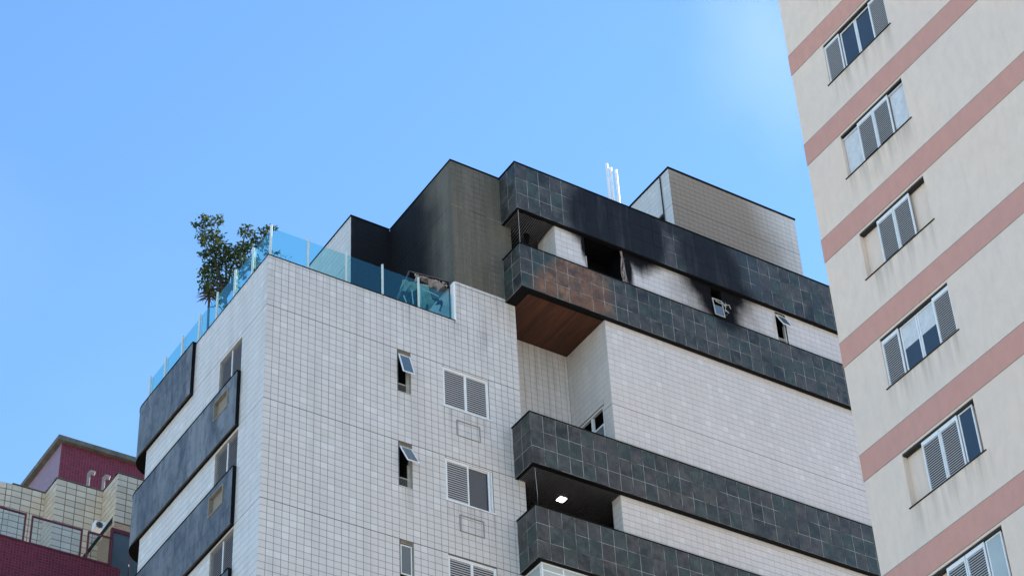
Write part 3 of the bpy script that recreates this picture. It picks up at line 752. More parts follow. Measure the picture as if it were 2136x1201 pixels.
# ---- windows of the bay
def small_window(h, mode):
    w_ = MB(); v0 = h-1.31
    frame_ring(w_, F, 22.15, 22.51, v0, h, .022, -.15, -.09)
    w_.box(F, 22.13, 22.54, v0-.03, v0, -.15, .012, 0)
    if mode != 'closed': w_.box(F, 22.44, 22.488, v0+.03, h-.55, -.13, -.10)
    o = w_.build('window', 'alu_old', bld)
    if mode == 'closed':
        pane(o, F, 22.172, 22.488, h-.93, h-.10, -.04, 'alu', 'pane_frost', .028)
    else:
        # top-hung sash swung outwards
        a = R(18 if mode == 'open' else 30); Lh = .74
        zt = h-.13
        def sp(u, t, d): return Vector((u, Y0 - .01 - t*math.sin(a) - d*math.cos(a), zt - t*math.cos(a) + d*math.sin(a)))
        f = MB()
        def sb(u0, u1, t0, t1, d0, d1, mm): mm.hexa([sp(u0, t1, d0), sp(u1, t1, d0), sp(u1, t0, d0), sp(u0, t0, d0), sp(u0, t1, d1), sp(u1, t1, d1), sp(u1, t0, d1), sp(u0, t0, d1)])
        sb(22.155, 22.185, 0, Lh, -.012, .012, f); sb(22.475, 22.505, 0, Lh, -.012, .012, f)
        sb(22.185, 22.475, 0, .03, -.012, .011, f); sb(22.185, 22.475, Lh-.03, Lh, -.012, .011, f)
        so2 = f.build('sash', 'alu', o)
        gq = MB(); sb(22.185, 22.475, .03, Lh-.03, -.003, .003, gq); gq.build('pane', 'pane_frost', so2)
        f = MB(); s = f
        lo = MB(); frame_ring(lo, F, 22.172, 22.488, v0+.022, v0+.33, .02, -.12, -.09); lp = lo.build('vent_grille', 'alu_old', o)
        s = MB()
        for k in range(7):
            z = v0+.045+k*.04
            s.hexa([F.p(22.19, z, -.095), F.p(22.47, z, -.095), F.p(22.47, z+.006, -.095), F.p(22.19, z+.006, -.095), F.p(22.19, z+.03, -.13), F.p(22.47, z+.03, -.13), F.p(22.47, z+.036, -.13), F.p(22.19, z+.036, -.13)])
        s.build('vent_slats', 'alu_old', lp)['kind'] = 'stuff'
small_window(STO[0], 'open'); small_window(STO[1], 'wide'); small_window(STO[2], 'closed')
def shutter_window(h, half_open):
    v0, v1 = h-1.28, h-.02
    w_ = MB(); frame_ring(w_, F, 23.49, 24.88, v0, v1, .03, -.10, -.02)
    w_.box(F, 23.44, 24.93, v0-.035, v0, -.10, .02)
    o = w_.build('window', 'alu', bld)
    louvre_panel(o, F, 23.52, 24.185, v0+.03, v1-.03, -.035, 'alu', 'louvre', .064)
    if half_open:
        pane(o, F, 24.185, 24.85, v0+.03, v1-.03, -.07, 'alu', 'pane_dark', .02)
        s = MB(); s.box(F, 24.76, 24.80, v0+.03, v1-.03, -.06, -.03); s.build('shutter_edge', 'alu', o)
    else: louvre_panel(o, F, 24.185, 24.85, v0+.03, v1-.03, -.037, 'alu', 'louvre', .064)
    a = MB(); frame_ring(a, F, 23.85, 24.56, h-2.12, h-1.63, .022, -.02, .022)
    a.build('air_conditioner_frame', 'concrete', bld)
shutter_window(STO[0], False); shutter_window(STO[1], True); shutter_window(STO[2], False)
for h in STO:
    v0, v1 = h-1.30, h-.06
    w_ = MB(); frame_ring(w_, L, -40.62, -39.35, v0, v1, .025, -.10, -.05); o = w_.build('window', 'louvre_dark', bld)
    louvre_panel(o, L, -40.595, -39.985, v0+.025, v1-.025, -.06, 'louvre_dark', 'louvre_dark', .064)
    louvre_panel(o, L, -39.985, -39.375, v0+.025, v1-.025, -.062, 'louvre_dark', 'louvre_dark', .064)
    mm = MB(); mm.box(L, -40.0, -39.965, v0+.02, v1-.02, -.06, -.04); mm.build('mullion', 'alu', o)
# balcony door in the recess side wall
dw = MB(); frame_ring(dw, RS, -38.90, -37.72, 33.6, 36.27, .045, -.11, -.03); dw.box(RS, -38.33, -38.27, 33.65, 36.2, -.11, -.028); do = dw.build('balcony_door', 'alu', bld)
pane(do, RS, -38.27, -37.77, 33.65, 35.75, -.05, 'alu', 'pane_frost', .05)
# burnt windows of the wing
bw = MB(); bw.box(WF, 27.89, 27.915, 40.46, 41.05, -.05, .006); bw.box(WF, 28.45, 28.47, 40.40, 40.62, -.05, -.03)
bw.box(WF, 27.95, 29.2, 40.46, 40.485, -.10, -.04); o = bw.build('burnt_window', 'alu_old', bld)
cu = MB()                                              # charred strips of curtain on the right jamb
for k in range(5):
    u = 29.12+k*.028; pts = []
    for i in range(12):
        t = i/11; pts.append(WF.p(u+.02*math.sin(t*9+k*1.7), 41.78-t*1.32, .004+.02*math.sin(t*6+k)))
    cu.tube(pts, [.010+.006*math.sin(i*1.9+k) for i in range(12)], 5)
cu.build('charred_curtain', 'cloth_scorched', o)
def tilt_sash(u0, u1, ztop, length, ang, gm, frm, parent):
    a = R(ang)
    def sp(u, t, d): return Vector((u, YW - .01 - t*math.sin(a) - d*math.cos(a), ztop - t*math.cos(a) + d*math.sin(a)))
    def sb(mm, a0, a1, t0, t1, d0, d1): mm.hexa([sp(a0, t1, d0), sp(a1, t1, d0), sp(a1, t0, d0), sp(a0, t0, d0), sp(a0, t1, d1), sp(a1, t1, d1), sp(a1, t0, d1), sp(a0, t0, d1)])
    f = MB(); sb(f, u0, u0+.028, 0, length, -.012, .012); sb(f, u1-.028, u1, 0, length, -.012, .012)
    sb(f, u0+.028, u1-.028, 0, .028, -.012, .011); sb(f, u0+.028, u1-.028, length-.028, length, -.012, .011)
    so2 = f.build('sash', frm, parent)
    q = MB(); sb(q, u0+.028, u1-.028, .03 if gm != 'broken' else .25, length-.03, -.003, .003); q.build('pane', 'pane_frost', so2)
w1 = MB(); frame_ring(w1, WF, 32.32, 32.70, 40.55, 41.70, .02, -.12, -.06); o = w1.build('window', 'burnt', bld)
tilt_sash(32.33, 32.69, 41.30, .66, 5, 'broken', 'alu_old', o)
db = MB()
for pts in (((32.66, 37.24, 41.25), (32.74, 37.18, 41.05), (32.70, 37.20, 40.9)), ((32.68, 37.22, 41.12), (32.82, 37.12, 41.10), (32.86, 37.12, 40.98)), ((32.40, 37.22, 41.18), (32.55, 37.18, 41.10), (32.64, 37.2, 41.16)), ((32.72, 37.2, 40.95), (32.80, 37.16, 40.82))):
    db.tube(pts, .014, 5)
db.build('twisted_frame', 'alu_old', o)
sh_ = MB()
for k in range(9):
    x_, z_ = 32.68+random.uniform(0, .14), 40.72+random.uniform(0, .5); r_ = random.uniform(.02, .05); y_ = 37.2
    sh_.poly([(x_, y_, z_), (x_+r_, y_-.02, z_+r_*.3), (x_+r_*.4, y_-.01, z_+r_)])
sh_.build('glass_shards', 'pane_pale', o)['kind'] = 'stuff'
w2 = MB(); frame_ring(w2, WF, 34.70, 35.08, 40.55, 41.72, .022, -.12, -.05); w2.box(WF, 35.0, 35.05, 40.58, 41.3, -.10, -.02); o = w2.build('window', 'alu_old', bld)
tilt_sash(34.71, 35.07, 41.60, .60, 27, 'pane', 'alu', o)
s = MB()
for k in range(4): s.box(WF, 34.73, 35.0, 40.58+k*.06, 40.60+k*.06, -.10, -.03)
s.build('vent_slats', 'alu_old', o)['kind'] = 'stuff'

# ---- roof tower
tw = MB()
TF = Fr((0, 40.0, 0), (1, 0, 0), (0, -1, 0)); TL = Fr((33.56, 0, 0), (0, -1, 0), (-1, 0, 0))
th = (-41.25, -40.5, 46.9, 47.62)
tile_wall(tw, 0, TF, 33.56, 38.76, RT-.05, 49.18, [], 'tile_tower', uo=33.56, gu=0.003, gv=0.011, vo=36.05)
tile_wall(tw, 1, TL, -45.0, -40.0, RT-.05, 49.18, [th], 'tile_left', uo=-40.0, gu=0.006, gv=0.008)
tw.poly([(38.76, 40, RT), (38.76, 45, RT), (38.76, 45, 49.18), (38.76, 40, 49.18)], 1); tw.poly([(33.56, 45, RT), (38.76, 45, RT), (38.76, 45, 49.18), (33.56, 45, 49.18)], 1)
tw.poly([(33.56, 40, 49.17), (38.76, 40, 49.17), (38.76, 45, 49.17), (33.56, 45, 49.17)], 1)
reveal(tw, TL, *th, .1, 1, 2, .8)
two = tw.build('roof_tower', ['grout_tower', 'grout_left', 'interior'], bld)
c = MB(); c.box(TF, 33.53, 38.79, 49.18, 49.25, -.25, .03); c.box(TL, -45, -40.25, 49.18, 49.25, -.25, .03); c.build('coping', 'black_trim', two)
c = MB(); c.tube([TL.p(-40.44, 43.6, .03), TL.p(-40.44, 49.2, .03)], .022, 6); c.build('downpipe', 'rubber', two)

# ---- wall tiles: the 300 that show largest are single pieces under the front wall, the rest is one part
full = [t for t in TILES if t[6] and t[5] == 'tile_front' and t[0] is F and in_view(t[0].p(t[1], t[3]))]
full.sort(key=lambda t: camdist(t[0].p(t[1], t[3])))
pick = set(id(t) for t in full[:300])
tme = []
wT, hT = 0.1976-.0095, 0.19333-.0105
for k in range(4):
    q = MB(); q.tile(T, -wT/2, wT/2, -hT/2, hT/2, -.008, 0, .003, .0008)
    me = bpy.data.meshes.new('wall_tile'); me.from_pydata([tuple(v) for v in q.v], [], q.f); me.materials.append(MATS['tile_front']); me.update(); tme.append(me)
tmats = ['tile_front', 'tile_house', 'tile_wing', 'tile_tower', 'tile_left']
restT = MB()
for t in TILES:
    fr, a, b, c_, d, tm, fl, wf = t
    if id(t) in pick: sub('wall_tile', W_front, random.choice(tme), fr.p((a+b)/2, (c_+d)/2), (random.uniform(-.006, .006), 0, random.uniform(-.006, .006)))
    else: restT.tile(fr, a, b, c_, d, wf-.008, wf, .003, .0012, tmats.index(tm))
restT.build('wall_tiles', tmats, bld)['kind'] = 'stuff'

# ================================================================== things on the burnt building
# glass balustrade of the terrace
rail = thing('glass_balustrade', (18.45, 38.05, PT), 'blue tinted glass balustrade with pale posts on the terrace parapet', 'balustrade')
fx = [18.45, 19.53, 20.65, 21.74, 22.84]
ly = [39.04, 40.08, 41.13, 42.21, 43.28, 44.36, 45.36]
for x in fx:
    q = MB(); q.tube([(x, 38.06, PT), (x, 38.06, 38.76), (x, 38.06, 38.775)], [.033, .033, .024], 10); q.build('post', 'post_pale', rail)
for y in ly:
    q = MB(); q.tube([(18.43, y, PT), (18.43, y, 38.70), (18.43, y, 38.715)], [.033, .033, .024], 10); q.build('post', 'post_pale', rail)
RFm = Fr((0, 38.09, 0), (1, 0, 0), (0, -1, 0)); RLm = Fr((18.47, 0, 0), (0, -1, 0), (-1, 0, 0))
xs = fx + [23.90]
for a, b in zip(xs[:-1], xs[1:]):
    q = MB(); q.box(RFm, a+.02, b-.02, PT+.035, 38.69 if b < 23 else 38.60, -.010, 0); q.build('glass_panel', 'glass_rail', rail)
ys = [38.09]+ly
for a, b in zip(ys[:-1], ys[1:]):
    q = MB(); q.box(RLm, -b+.02, -a-.02, PT+.035, 38.66, -.010, 0); q.build('glass_panel', 'glass_rail', rail)

# burnt awning frame collapsed behind the glass
aw = thing('burnt_awning', (23.3, 38.7, 37.1), 'collapsed burnt awning frame with scorched cloth behind the terrace glass', 'awning')
A, Bp, Cp, D = Vector((22.40, 38.5, 38.0)), Vector((22.88, 38.6, 39.40)), Vector((24.0-.08, 38.22, 39.18)), Vector((23.86, 38.2, 37.4))
q = MB(); q.tube([(22.36, 38.5, 37.12), A, Bp], .022, 6); q.tube([Bp, Cp], .026, 6); q.tube([Cp, (23.90, 38.2, 37.12)], .026, 6)
q.tube([Bp+Vector((.05, .3, -.02)), Vector((23.5, 38.9, 37.12))], .018, 6)
q.build('frame', 'burnt_metal', aw)
def rag(p0, p1, drop, nu, nv, amp, seed, name, mat, taper=0.0):
    rnd = random.Random(seed); b = MB(); g_ = []
    for i in range(nu+1):
        t = i/nu; row = []
        e = drop*(0.65+0.35*math.sin(t*7+seed)+.15*rnd.uniform(-1, 1))
        for j in range(nv+1):
            s_ = j/nv
            p = Vector(p0).lerp(Vector(p1), t) + Vector((taper*s_*math.sin(t*3+seed), amp*math.sin(t*23+s_*5+seed)*s_+rnd.uniform(-1, 1)*amp*.4, -e*s_))
            row.append(p)
        g_.append(row)
    for i in range(nu):
        for j in range(nv): b.poly([g_[i][j], g_[i+1][j], g_[i+1][j+1], g_[i][j+1]])
    o = b.build(name, mat, aw)
    sm = o.modifiers.new('thickness', 'SOLIDIFY'); sm.thickness = .008
rag(Bp+Vector((.0, -.01, -.01)), Cp+Vector((0, 0, -.01)), .22, 26, 5, .03, 1, 'charred_valance', 'burnt')
rag(Bp+Vector((.25, -.06, -.16)), Cp+Vector((-.12, -.06, -.22)), .15, 30, 5, .05, 4, 'scorched_valance', 'cloth_scorched')
rag((22.65, 38.55, 38.98), (23.35, 38.42, 38.95), .75, 18, 8, .08, 2, 'green_reflection', 'reflection_green', -.25)  # hanging sheets stand in for whitish-green reflections in the terrace glass
rag((23.05, 38.35, 38.86), (23.30, 38.30, 38.86), 1.0, 8, 8, .05, 6, 'green_reflection', 'reflection_green', .05)

rag((22.95, 38.45, 39.22), (23.85, 38.25, 39.12), .30, 34, 7, .09, 9, 'crumpled_cloth', 'cloth_scorched', .08)
rag((22.9, 38.7, 38.75), (23.8, 38.5, 38.7), .55, 26, 8, .12, 12, 'crumpled_cloth', 'burnt', .1)
for (a_, b_) in (((22.55, 38.35, 38.25), (22.68, 38.3, 37.65)), ((22.78, 38.3, 38.45), (22.80, 38.3, 37.7)), ((23.02, 38.3, 38.72), (23.05, 38.3, 37.75)), ((23.1, 38.32, 38.66), (23.6, 38.28, 38.58)), ((23.2, 38.35, 37.8), (23.55, 38.3, 38.4))):
    q = MB(); q.tube([a_, Vector(a_).lerp(Vector(b_), .5)+Vector((.02, 0, .02)), b_], .014, 6); q.build('loose_rod', 'post_pale', aw)

# terrace tree in a pot
def perp(px, py, Yref, Xref=None):
    d = RX*((px-1068.0)/FPX) + DN*((py-600.5)/FPX) + FW
    k = (Yref-CAM.y)/d.y
    return CAM + d*k
tree = thing('terrace_tree', (19.3, 42.0, 37.1), 'leafy green potted tree rising behind the terrace glass corner', 'tree')
rnd = random.Random(3)
base = Vector((19.3, 42.0, 37.1))
q = MB(); q.tube([base, base+Vector((0, 0, .05)), base+Vector((0, 0, .5))], [.22, .24, .30], 14); q.build('pot', 'ceramic', tree)
tip = lambda px, py, dy=0: perp(px, py, 42.0+dy)
fork = tip(470, 622)
q = MB()
q.tube([base+Vector((0, 0, .4)), base.lerp(fork, .5)+Vector((.03, 0, 0)), fork], [.06, .05, .045], 8)
limbs = [(tip(440, 470, .2), [(452, 560), (446, 510)]), (tip(418, 475, .4), [(455, 560), (432, 515)]), (tip(515, 480, -.2), [(482, 560), (503, 520)]), (tip(556, 488, -.3), [(495, 568), (530, 525)]),
         (tip(470, 505, 0), [(472, 570), (470, 535)]), (tip(428, 560, .3), [(455, 600), (440, 580)]), (tip(432, 640, .2), [(460, 630), (445, 640)]), (tip(545, 540, -.1), [(490, 590), (520, 560)])]
for e, mids in limbs:
    q.tube([fork]+[tip(*m_) for m_ in mids]+[e], [.04, .028, .018, .006], 6)
for (px_, py_) in ((440, 462), (415, 468), (425, 452), (459, 458), (430, 490), (455, 512), (422, 505), (425, 528), (495, 525), (512, 480), (528, 492), (540, 505), (550, 480), (560, 474), (556, 492), (548, 512), (572, 476), (435, 585), (455, 590), (480, 575), (430, 600), (505, 570), (490, 598), (530, 560), (470, 548), (445, 535)):
    e = tip(px_, py_, rnd.uniform(-.2, .2))
    c0 = min((l_[0].lerp(fork, k_*.2) for l_ in limbs for k_ in range(1, 5)), key=lambda p_: (p_-e).length)
    q.tube([c0, c0.lerp(e, .55)+Vector((0, 0, .04)), e], [.011, .008, .004], 5)
q.build('trunk', 'bark', tree)
clumps = [(440, 462, 22, 13), (415, 468, 14, 9), (425, 452, 10, 7), (459, 458, 9, 9), (430, 490, 20, 13), (450, 492, 18, 14), (455, 512, 20, 12), (422, 505, 9, 9), (425, 528, 11, 10),
          (470, 525, 30, 20), (445, 535, 26, 18), (495, 525, 24, 16), (510, 515, 16, 12), (470, 550, 30, 14), (440, 560, 24, 14), (500, 545, 20, 14), (512, 480, 17, 12), (528, 492, 12, 10), (540, 505, 18, 10), (520, 512, 12, 8),
          (550, 480, 12, 9), (560, 474, 9, 6), (556, 492, 10, 10), (548, 512, 10, 10), (572, 476, 6, 5), (435, 585, 20, 12), (455, 590, 20, 16), (480, 575, 18, 14), (430, 600, 16, 8), (455, 615, 16, 12), (470, 600, 14, 14), (440, 565, 14, 10),
          (575, 528, 6, 5), (520, 545, 14, 10), (535, 545, 10, 10), (505, 570, 12, 10), (425, 568, 10, 8), (490, 598, 10, 10), (465, 632, 8, 10), (530, 560, 10, 10), (560, 530, 8, 8)]
q = MB()
MPP = 0.0133
for (px, py, rx, ry) in clumps:
    c = tip(px, py, rnd.uniform(-.35, .35))
    nl = int(rx*ry*0.50)+7
    for _ in range(nl):
        while True:
            a, b_, e = rnd.uniform(-1, 1), rnd.uniform(-1, 1), rnd.uniform(-1, 1)
            if a*a+b_*b_+e*e < 1: break
        p = c + RX*(a*rx*MPP*1.12) - DN*(b_*ry*MPP*1.12) + FW*(e*rx*MPP)
        d1 = Vector((rnd.uniform(-1, 1), rnd.uniform(-1, 1), rnd.uniform(-.9, .35))).normalized()
        d2 = d1.cross(Vector((rnd.uniform(-1, 1), rnd.uniform(-1, 1), rnd.uniform(-1, 1)))).normalized()
        L_ = rnd.uniform(.065, .14); W_ = L_*.27
        q.poly([p, p+d1*L_*.5+d2*W_, p+d1*L_, p+d1*L_*.5-d2*W_])
cr = q.build('crown', 'leaf', tree); cr['kind'] = 'stuff'
# spiky purple plant beside it
sp_ = thing('spiky_plant', (19.0, 42.9, 37.1), 'spiky purplish dracaena leaning out below the terrace tree', 'plant')
c = perp(437, 606, 42.6)
q = MB(); q.tube([Vector((19.0, 42.9, 37.1)), c], [.04, .03], 6); q.build('stem', 'bark', sp_)
q = MB()
for k in range(95):
    th_ = rnd.uniform(0, 2*math.pi); ph = rnd.uniform(-.5, 1.3)
    d = Vector((math.cos(th_)*math.cos(ph), math.sin(th_)*math.cos(ph), math.sin(ph)))
    L_ = rnd.uniform(.25, .42); sd = d.cross(Vector((0, 0, 1))).normalized()*.012
    o_ = c + Vector((0, 0, rnd.uniform(-.3, .06)))
    q.poly([o_-sd*.6, o_+sd*.6, o_+d*L_*.6+sd+Vector((0, 0, -.02)), o_+d*L_+Vector((0, 0, -.10)), o_+d*L_*.6-sd+Vector((0, 0, -.02))])
q.build('leaves', 'leaf_purple', sp_)['kind'] = 'stuff'
# low shrub showing over the parapet corner
sh = thing('low_shrub', (19.0, 38.6, 37.1), 'low leafy shrub just showing above the terrace parapet corner', 'shrub')
q = MB(); q.tube([(19.0, 38.6, 37.1), (19.0, 38.6, 38.1)], [.03, .012], 5); q.build('stem', 'bark', sh)
q = MB()
for k in range(260):
    p = Vector((rnd.gauss(19.0, .22), rnd.gauss(38.6, .12), rnd.uniform(37.7, 38.36)))
    d1 = Vector((rnd.uniform(-1, 1), rnd.uniform(-1, 1), rnd.uniform(-.4, .8))).normalized(); d2 = d1.orthogonal().normalized(); L_ = .06
    q.poly([p, p+d1*L_*.5+d2*.014, p+d1*L_, p+d1*L_*.5-d2*.014])
q.build('leaves', 'leaf', sh)['kind'] = 'stuff'

# three white masts on the roof
for (x, zt, lab) in ((30.29, 47.08, 'tallest and leftmost of three white masts on the burnt roof'), (30.43, 46.98, 'middle one of three white masts on the burnt roof'), (30.63, 46.98, 'rightmost of three white masts on the burnt roof')):
    t_ = thing('roof_mast', (x, 39.0, RT), lab, 'mast', 'white masts on the roof')
    q = MB(); q.tube([(x, 39.0, RT), (x, 39.0, zt)], .045, 10); q.build('pole', 'white_metal', t_)
    q = MB(); q.tube([(x, 39.0, RT-.02), (x, 39.0, RT+.03)], .09, 10); q.build('base_flange', 'white_metal', t_)

# lamp in the balcony ceiling
lp = thing('ceiling_lamp', (27.10, 38.17, 33.09), 'lit square white lamp in the slatted balcony ceiling', 'lamp')
q = MB(); q.box(T, 26.99, 27.21, 33.085, 33.11, -38.28, -38.06); q.build('housing', 'white_metal', lp)
q = MB(); q.box(T, 27.0, 27.2, 33.078, 33.084, -38.27, -38.07); q.build('diffuser', 'lamp_glow', lp)
# safety cables at balcony corners
def cable(name, pts, label, r=.008):
    q = MB(); q.tube(pts, r, 6); tag(q.build(name, 'cable_grey', None, base=pts[0]), label, 'cable', 'cables hanging at the balcony corners')
cable('hanging_cable', [(25.72, 37.3, 33.10), (25.735, 37.3, 32.7), (25.75, 37.3, 32.3), (25.745, 37.3, 31.84)], 'thin grey cable hanging at the corner of the lit balcony')
cable('hanging_cable', [(25.62, 37.2, 41.76), (25.62, 37.2, 41.1), (25.62, 37.2, 40.48)], 'thin grey cable at the corner of the burnt top balcony')
# burnt light fitting hanging in the top balcony
q = MB()
for k in range(6):
    q.tube([(26.33+.05*math.sin(k*2.1), 37.9+.05*math.cos(k*2.1), 41.66), (26.36+.04*math.sin(k*3.3), 37.93, 41.45), (26.38+.05*math.cos(k*1.3), 37.95, 41.2+.04*k)], [.05, .035, .012], 6)
tag(q.build('burnt_light_fitting', 'burnt', None, base=(26.35, 37.9, 41.6)), 'charred light fitting hanging from the burnt balcony ceiling', 'lamp')
# flowers along band 4
for k, (x, n_, lab) in enumerate(((26.02, 70, 'red flowering plant on the slate ledge left of the lit lamp'), (27.05, 40, 'small dark plant with pale buds on the slate ledge below the lamp'), (28.05, 30, 'small plant on the slate ledge near the white pier'))):
    pl = thing('ledge_plant', (x, 37.45, 31.7), lab, 'plant', 'plants on the balcony ledge')
    a, b_ = MB(), MB(); a.tube([(x, 37.45, 31.5), (x, 37.45, 31.85)], .012, 5)
    for i in range(n_):
        p = Vector((x+rnd.gauss(0, .10), 37.42+rnd.gauss(0, .05), 31.84+abs(rnd.gauss(0, .05 if k else .08)))); d1 = Vector((rnd.uniform(-1, 1), rnd.uniform(-1, 1), rnd.uniform(-.2, .9))).normalized(); d2 = d1.orthogonal().normalized()
        (b_ if (k == 0 and i % 3 == 0) or (k and i % 9 == 0) else a).poly([p, p+d1*.03+d2*.014, p+d1*.055, p+d1*.03-d2*.014])
    a.build('leaves', 'leaf', pl); b_.build('petals', 'petal_red' if k != 1 else 'ceramic', pl)

# ================================================================== PINK BANDED BUILDING (right)
a2 = 0.0077955
RO = Vector((26.185, 26.29, 0)); dd = Vector((math.sin(a2), math.cos(a2), 0)); nn = Vector((math.cos(a2), -math.sin(a2), 0))
RF = Fr(RO, -dd, -nn)                               # u from the far corner towards the camera
rb = thing('apartment_block', (26.185, 26.29, 0), 'cream stucco apartment block with pink stripes and grey louvred shutters', 'building')
body = MB(); LEN, HT = 16.0, 47.5
wins = []
for k in range(-1, 7): wins.append(37.68-2.9*k)
hol = [(1.17, 3.30, z-1.25, z) for z in wins] + [(7.4, 9.53, z-1.25, z) for z in wins]
for r in cut((0, LEN, 0, HT), hol): body.quad(RF, *r, 0)
far = [RO, RO-dd*LEN]
def up(p, z): return Vector((p.x, p.y, z))
e1, e2 = RO+nn*14, RO-dd*LEN+nn*14
for p_, q_ in ((e1, RO), (RO-dd*LEN, e2), (e2, e1)): body.poly([up(p_, 0), up(q_, 0), up(q_, HT), up(p_, HT)])
body.poly([up(RO, HT), up(RO-dd*LEN, HT), up(e2, HT), up(e1, HT)])
for r in hol:
    u0, u1, v0, v1 = r; w0, w1 = 0.0, -.14
    for a, b in (((u0, v0), (u1, v0)), ((u1, v0), (u1, v1)), ((u1, v1), (u0, v1)), ((u0, v1), (u0, v0))):
        body.poly([RF.p(a[0], a[1], w0), RF.p(a[0], a[1], w1), RF.p(b[0], b[1], w1), RF.p(b[0], b[1], w0)])
    body.quad(RF, u0, u1, v0, v1, -.14)
body.build('wall', 'stucco_cream', rb)
for k in range(-3, 8):
    zt = 38.36-2.9*k
    if zt > HT: continue
    s = MB(); s.box(RF, -.006, LEN, zt-.62, zt, -.02, .012); so2 = s.build('pink_stripe', 'stucco_pink', rb)
    s = MB(); s.box(RF, -.008, LEN, zt, zt+.012, -.01, .016); s.box(RF, -.008, LEN, zt-.632, zt-.62, -.01, .010); s.build('joint', 'concrete', so2)
def block_window(z, lay, u0=1.17):
    v0, v1 = z-1.25, z
    q_ = [u0+.5325*i for i in range(5)]
    f = MB(); f.box(RF, u0-.06, q_[4]+.06, v0-.02, v0, -.12, .025, 0)
    o = f.build('window', 'sill_dark', rb)
    h_ = MB(); h_.box(RF, u0+.002, q_[4]-.002, v1-.05, v1-.001, -.135, -.02); h_.build('head_track', 'rubber', o)
    hi = v1-.05
    for i, kind in enumerate(lay):
        a, b = q_[i], q_[i+1]
        if kind == 'S': louvre_panel(o, RF, a+.008, b-.008, v0+.01, hi-.005, -.03, 'alu', 'louvre_bright', .052, .035, topw=.09)
        elif kind == 'D': louvre_panel(o, RF, a+.008, b-.008, v0+.01, hi-.005, -.03, 'alu', 'louvre', .052, .03, topw=.06)
        elif kind == 'G': pane(o, RF, a+.008, b-.008, v0+.01, hi-.005, -.075, 'alu', 'pane_dark', .035)
        elif kind == 'C':
            p = pane(o, RF, a+.008, b-.008, v0+.01, hi-.005, -.075, 'alu', 'pane_dark', .04)
            c_ = MB(); c_.box(RF, a+.05, b-.05, v0+.62, hi-.05, -.092, -.088); c_.build('blind', 'curtain', p)
        elif kind == 'W':
            c_ = MB(); c_.box(RF, a+.01, b-.01, v0+.01, hi-.08, -.11, -.09); c_.box(RF, a+.01, b-.01, hi-.078, hi-.04, -.11, -.05); c_.build('white_panel', 'curtain', o)
        elif kind == 'B':
            p = pane(o, RF, a+.01, b-.12, v0+.01, hi-.005, -.06, 'alu', 'pane_dark', .03)
            c_ = MB(); c_.box(RF, a+.22, b-.15, v0+.04, hi-.04, -.080, -.076); c_.build('curtain', 'curtain', p)
        elif kind == 'M':
            pane(o, RF, a+.01, b-.10, v0+.01, hi-.005, -.06, 'alu', 'pane_pale', .03)
lays = {0: 'DGGD', 1: 'WSSW', 2: '-SS-', 3: 'SCCS', 4: '-SSB', 5: '-SSM', 6: '-SS-'}
for k in range(0, 6): block_window(37.68-2.9*k, lays[k])

# ================================================================== MAROON BUILDING (left, behind)
mb_ = thing('maroon_building', (20, 58, 0), 'maroon and cream tiled building with framed glass terrace railing', 'building')
MFr = Fr((0, 55.0, 0), (1, 0, 0), (0, -1, 0))
q = MB(); q.box(MFr, 12, 21.83, 20, 38.80, -.25, 0); q.build('terrace_wall', 'maroon_mosaic', mb_)
q = MB(); q.box(MFr, 12, 21.50, 38.80, 38.84, -.25, .02); q.build('ledge', 'maroon_paint', mb_)
CT = []
cw = MB()
def cream(fr, u0, u1, v0, v1, uo=None):
    cw.quad(fr, u0, u1, v0, v1, -.012, 0)
    du, dz = .35, .235; uo = u0 if uo is None else uo
    for j in range(int((v1-v0)/dz)+1):
        for i in range(int((u1-u0)/du)+2):
            a, b = uo+i*du+.012, uo+(i+1)*du-.012; d, c_ = v1-j*dz-.012, v1-(j+1)*dz+.012
            a, b, c_ = max(a, u0), min(b, u1), max(c_, v0)
            if b-a > .05 and d-c_ > .05: CT.append((fr, a, b, c_, d))
ZC = 42.92
C1 = Fr((0, 58.0, 0), (1, 0, 0), (0, -1, 0)); C2 = Fr((20.16, 0, 0), (0, -1, 0), (-1, 0, 0)); C3 = Fr((0, 57.0, 0), (1, 0, 0), (0, -1, 0))
C4 = Fr((21.79, 0, 0), (0, -1, 0), (-1, 0, 0)); C5 = Fr((0, 55.78, 0), (1, 0, 0), (0, -1, 0))
cream(C1, 19.0, 20.16, 38.8, ZC); cream(C2, -58.0, -57.0, 38.8, ZC); cream(C3, 20.16, 21.79, 38.8, ZC); cream(C4, -57.0, -55.78, 40.9, ZC); cream(C5, 21.79, 24.0, 41.0, ZC)
# rounded end of the cream wall
import itertools
for k in range(5):
    t0, t1 = R(90+14*k), R(90+14*(k+1)); cx, cy, rr = 19.0, 60.2, 2.2
    p0 = Vector((cx+rr*math.cos(t0), cy-rr*math.sin(t0), 0)); p1 = Vector((cx+rr*math.cos(t1), cy-rr*math.sin(t1), 0))
    U = (p0-p1).normalized(); N = Vector((U.y, -U.x, 0))
    if N.y > 0: N = -N
    cream(Fr(p1, U, N), 0, (p0-p1).length, 38.8, ZC)
cwo = cw.build('cream_wall', 'grout_cream', mb_)
cm = {}
for (fr, a, b, c_, d) in CT:
    ang = math.atan2(fr.U.y, fr.U.x); key = (round(b-a, 2), round(d-c_, 2))
    if key not in cm:
        z_ = MB(); z_.tile(T, -key[0]/2, key[0]/2, -key[1]/2, key[1]/2, -.012, 0, .004, 0); me = bpy.data.meshes.new('cream_tile'); me.from_pydata([tuple(v) for v in z_.v], [], z_.f); me.materials.append(MATS['tile_cream']); me.update(); cm[key] = me
    p = fr.p((a+b)/2, (c_+d)/2)
    x, y, z_ = proj(p)
    if -12 < x < 330 and y < 1215: sub('cream_tile', cwo, cm[key], p, (0, 0, ang))
q = MB()
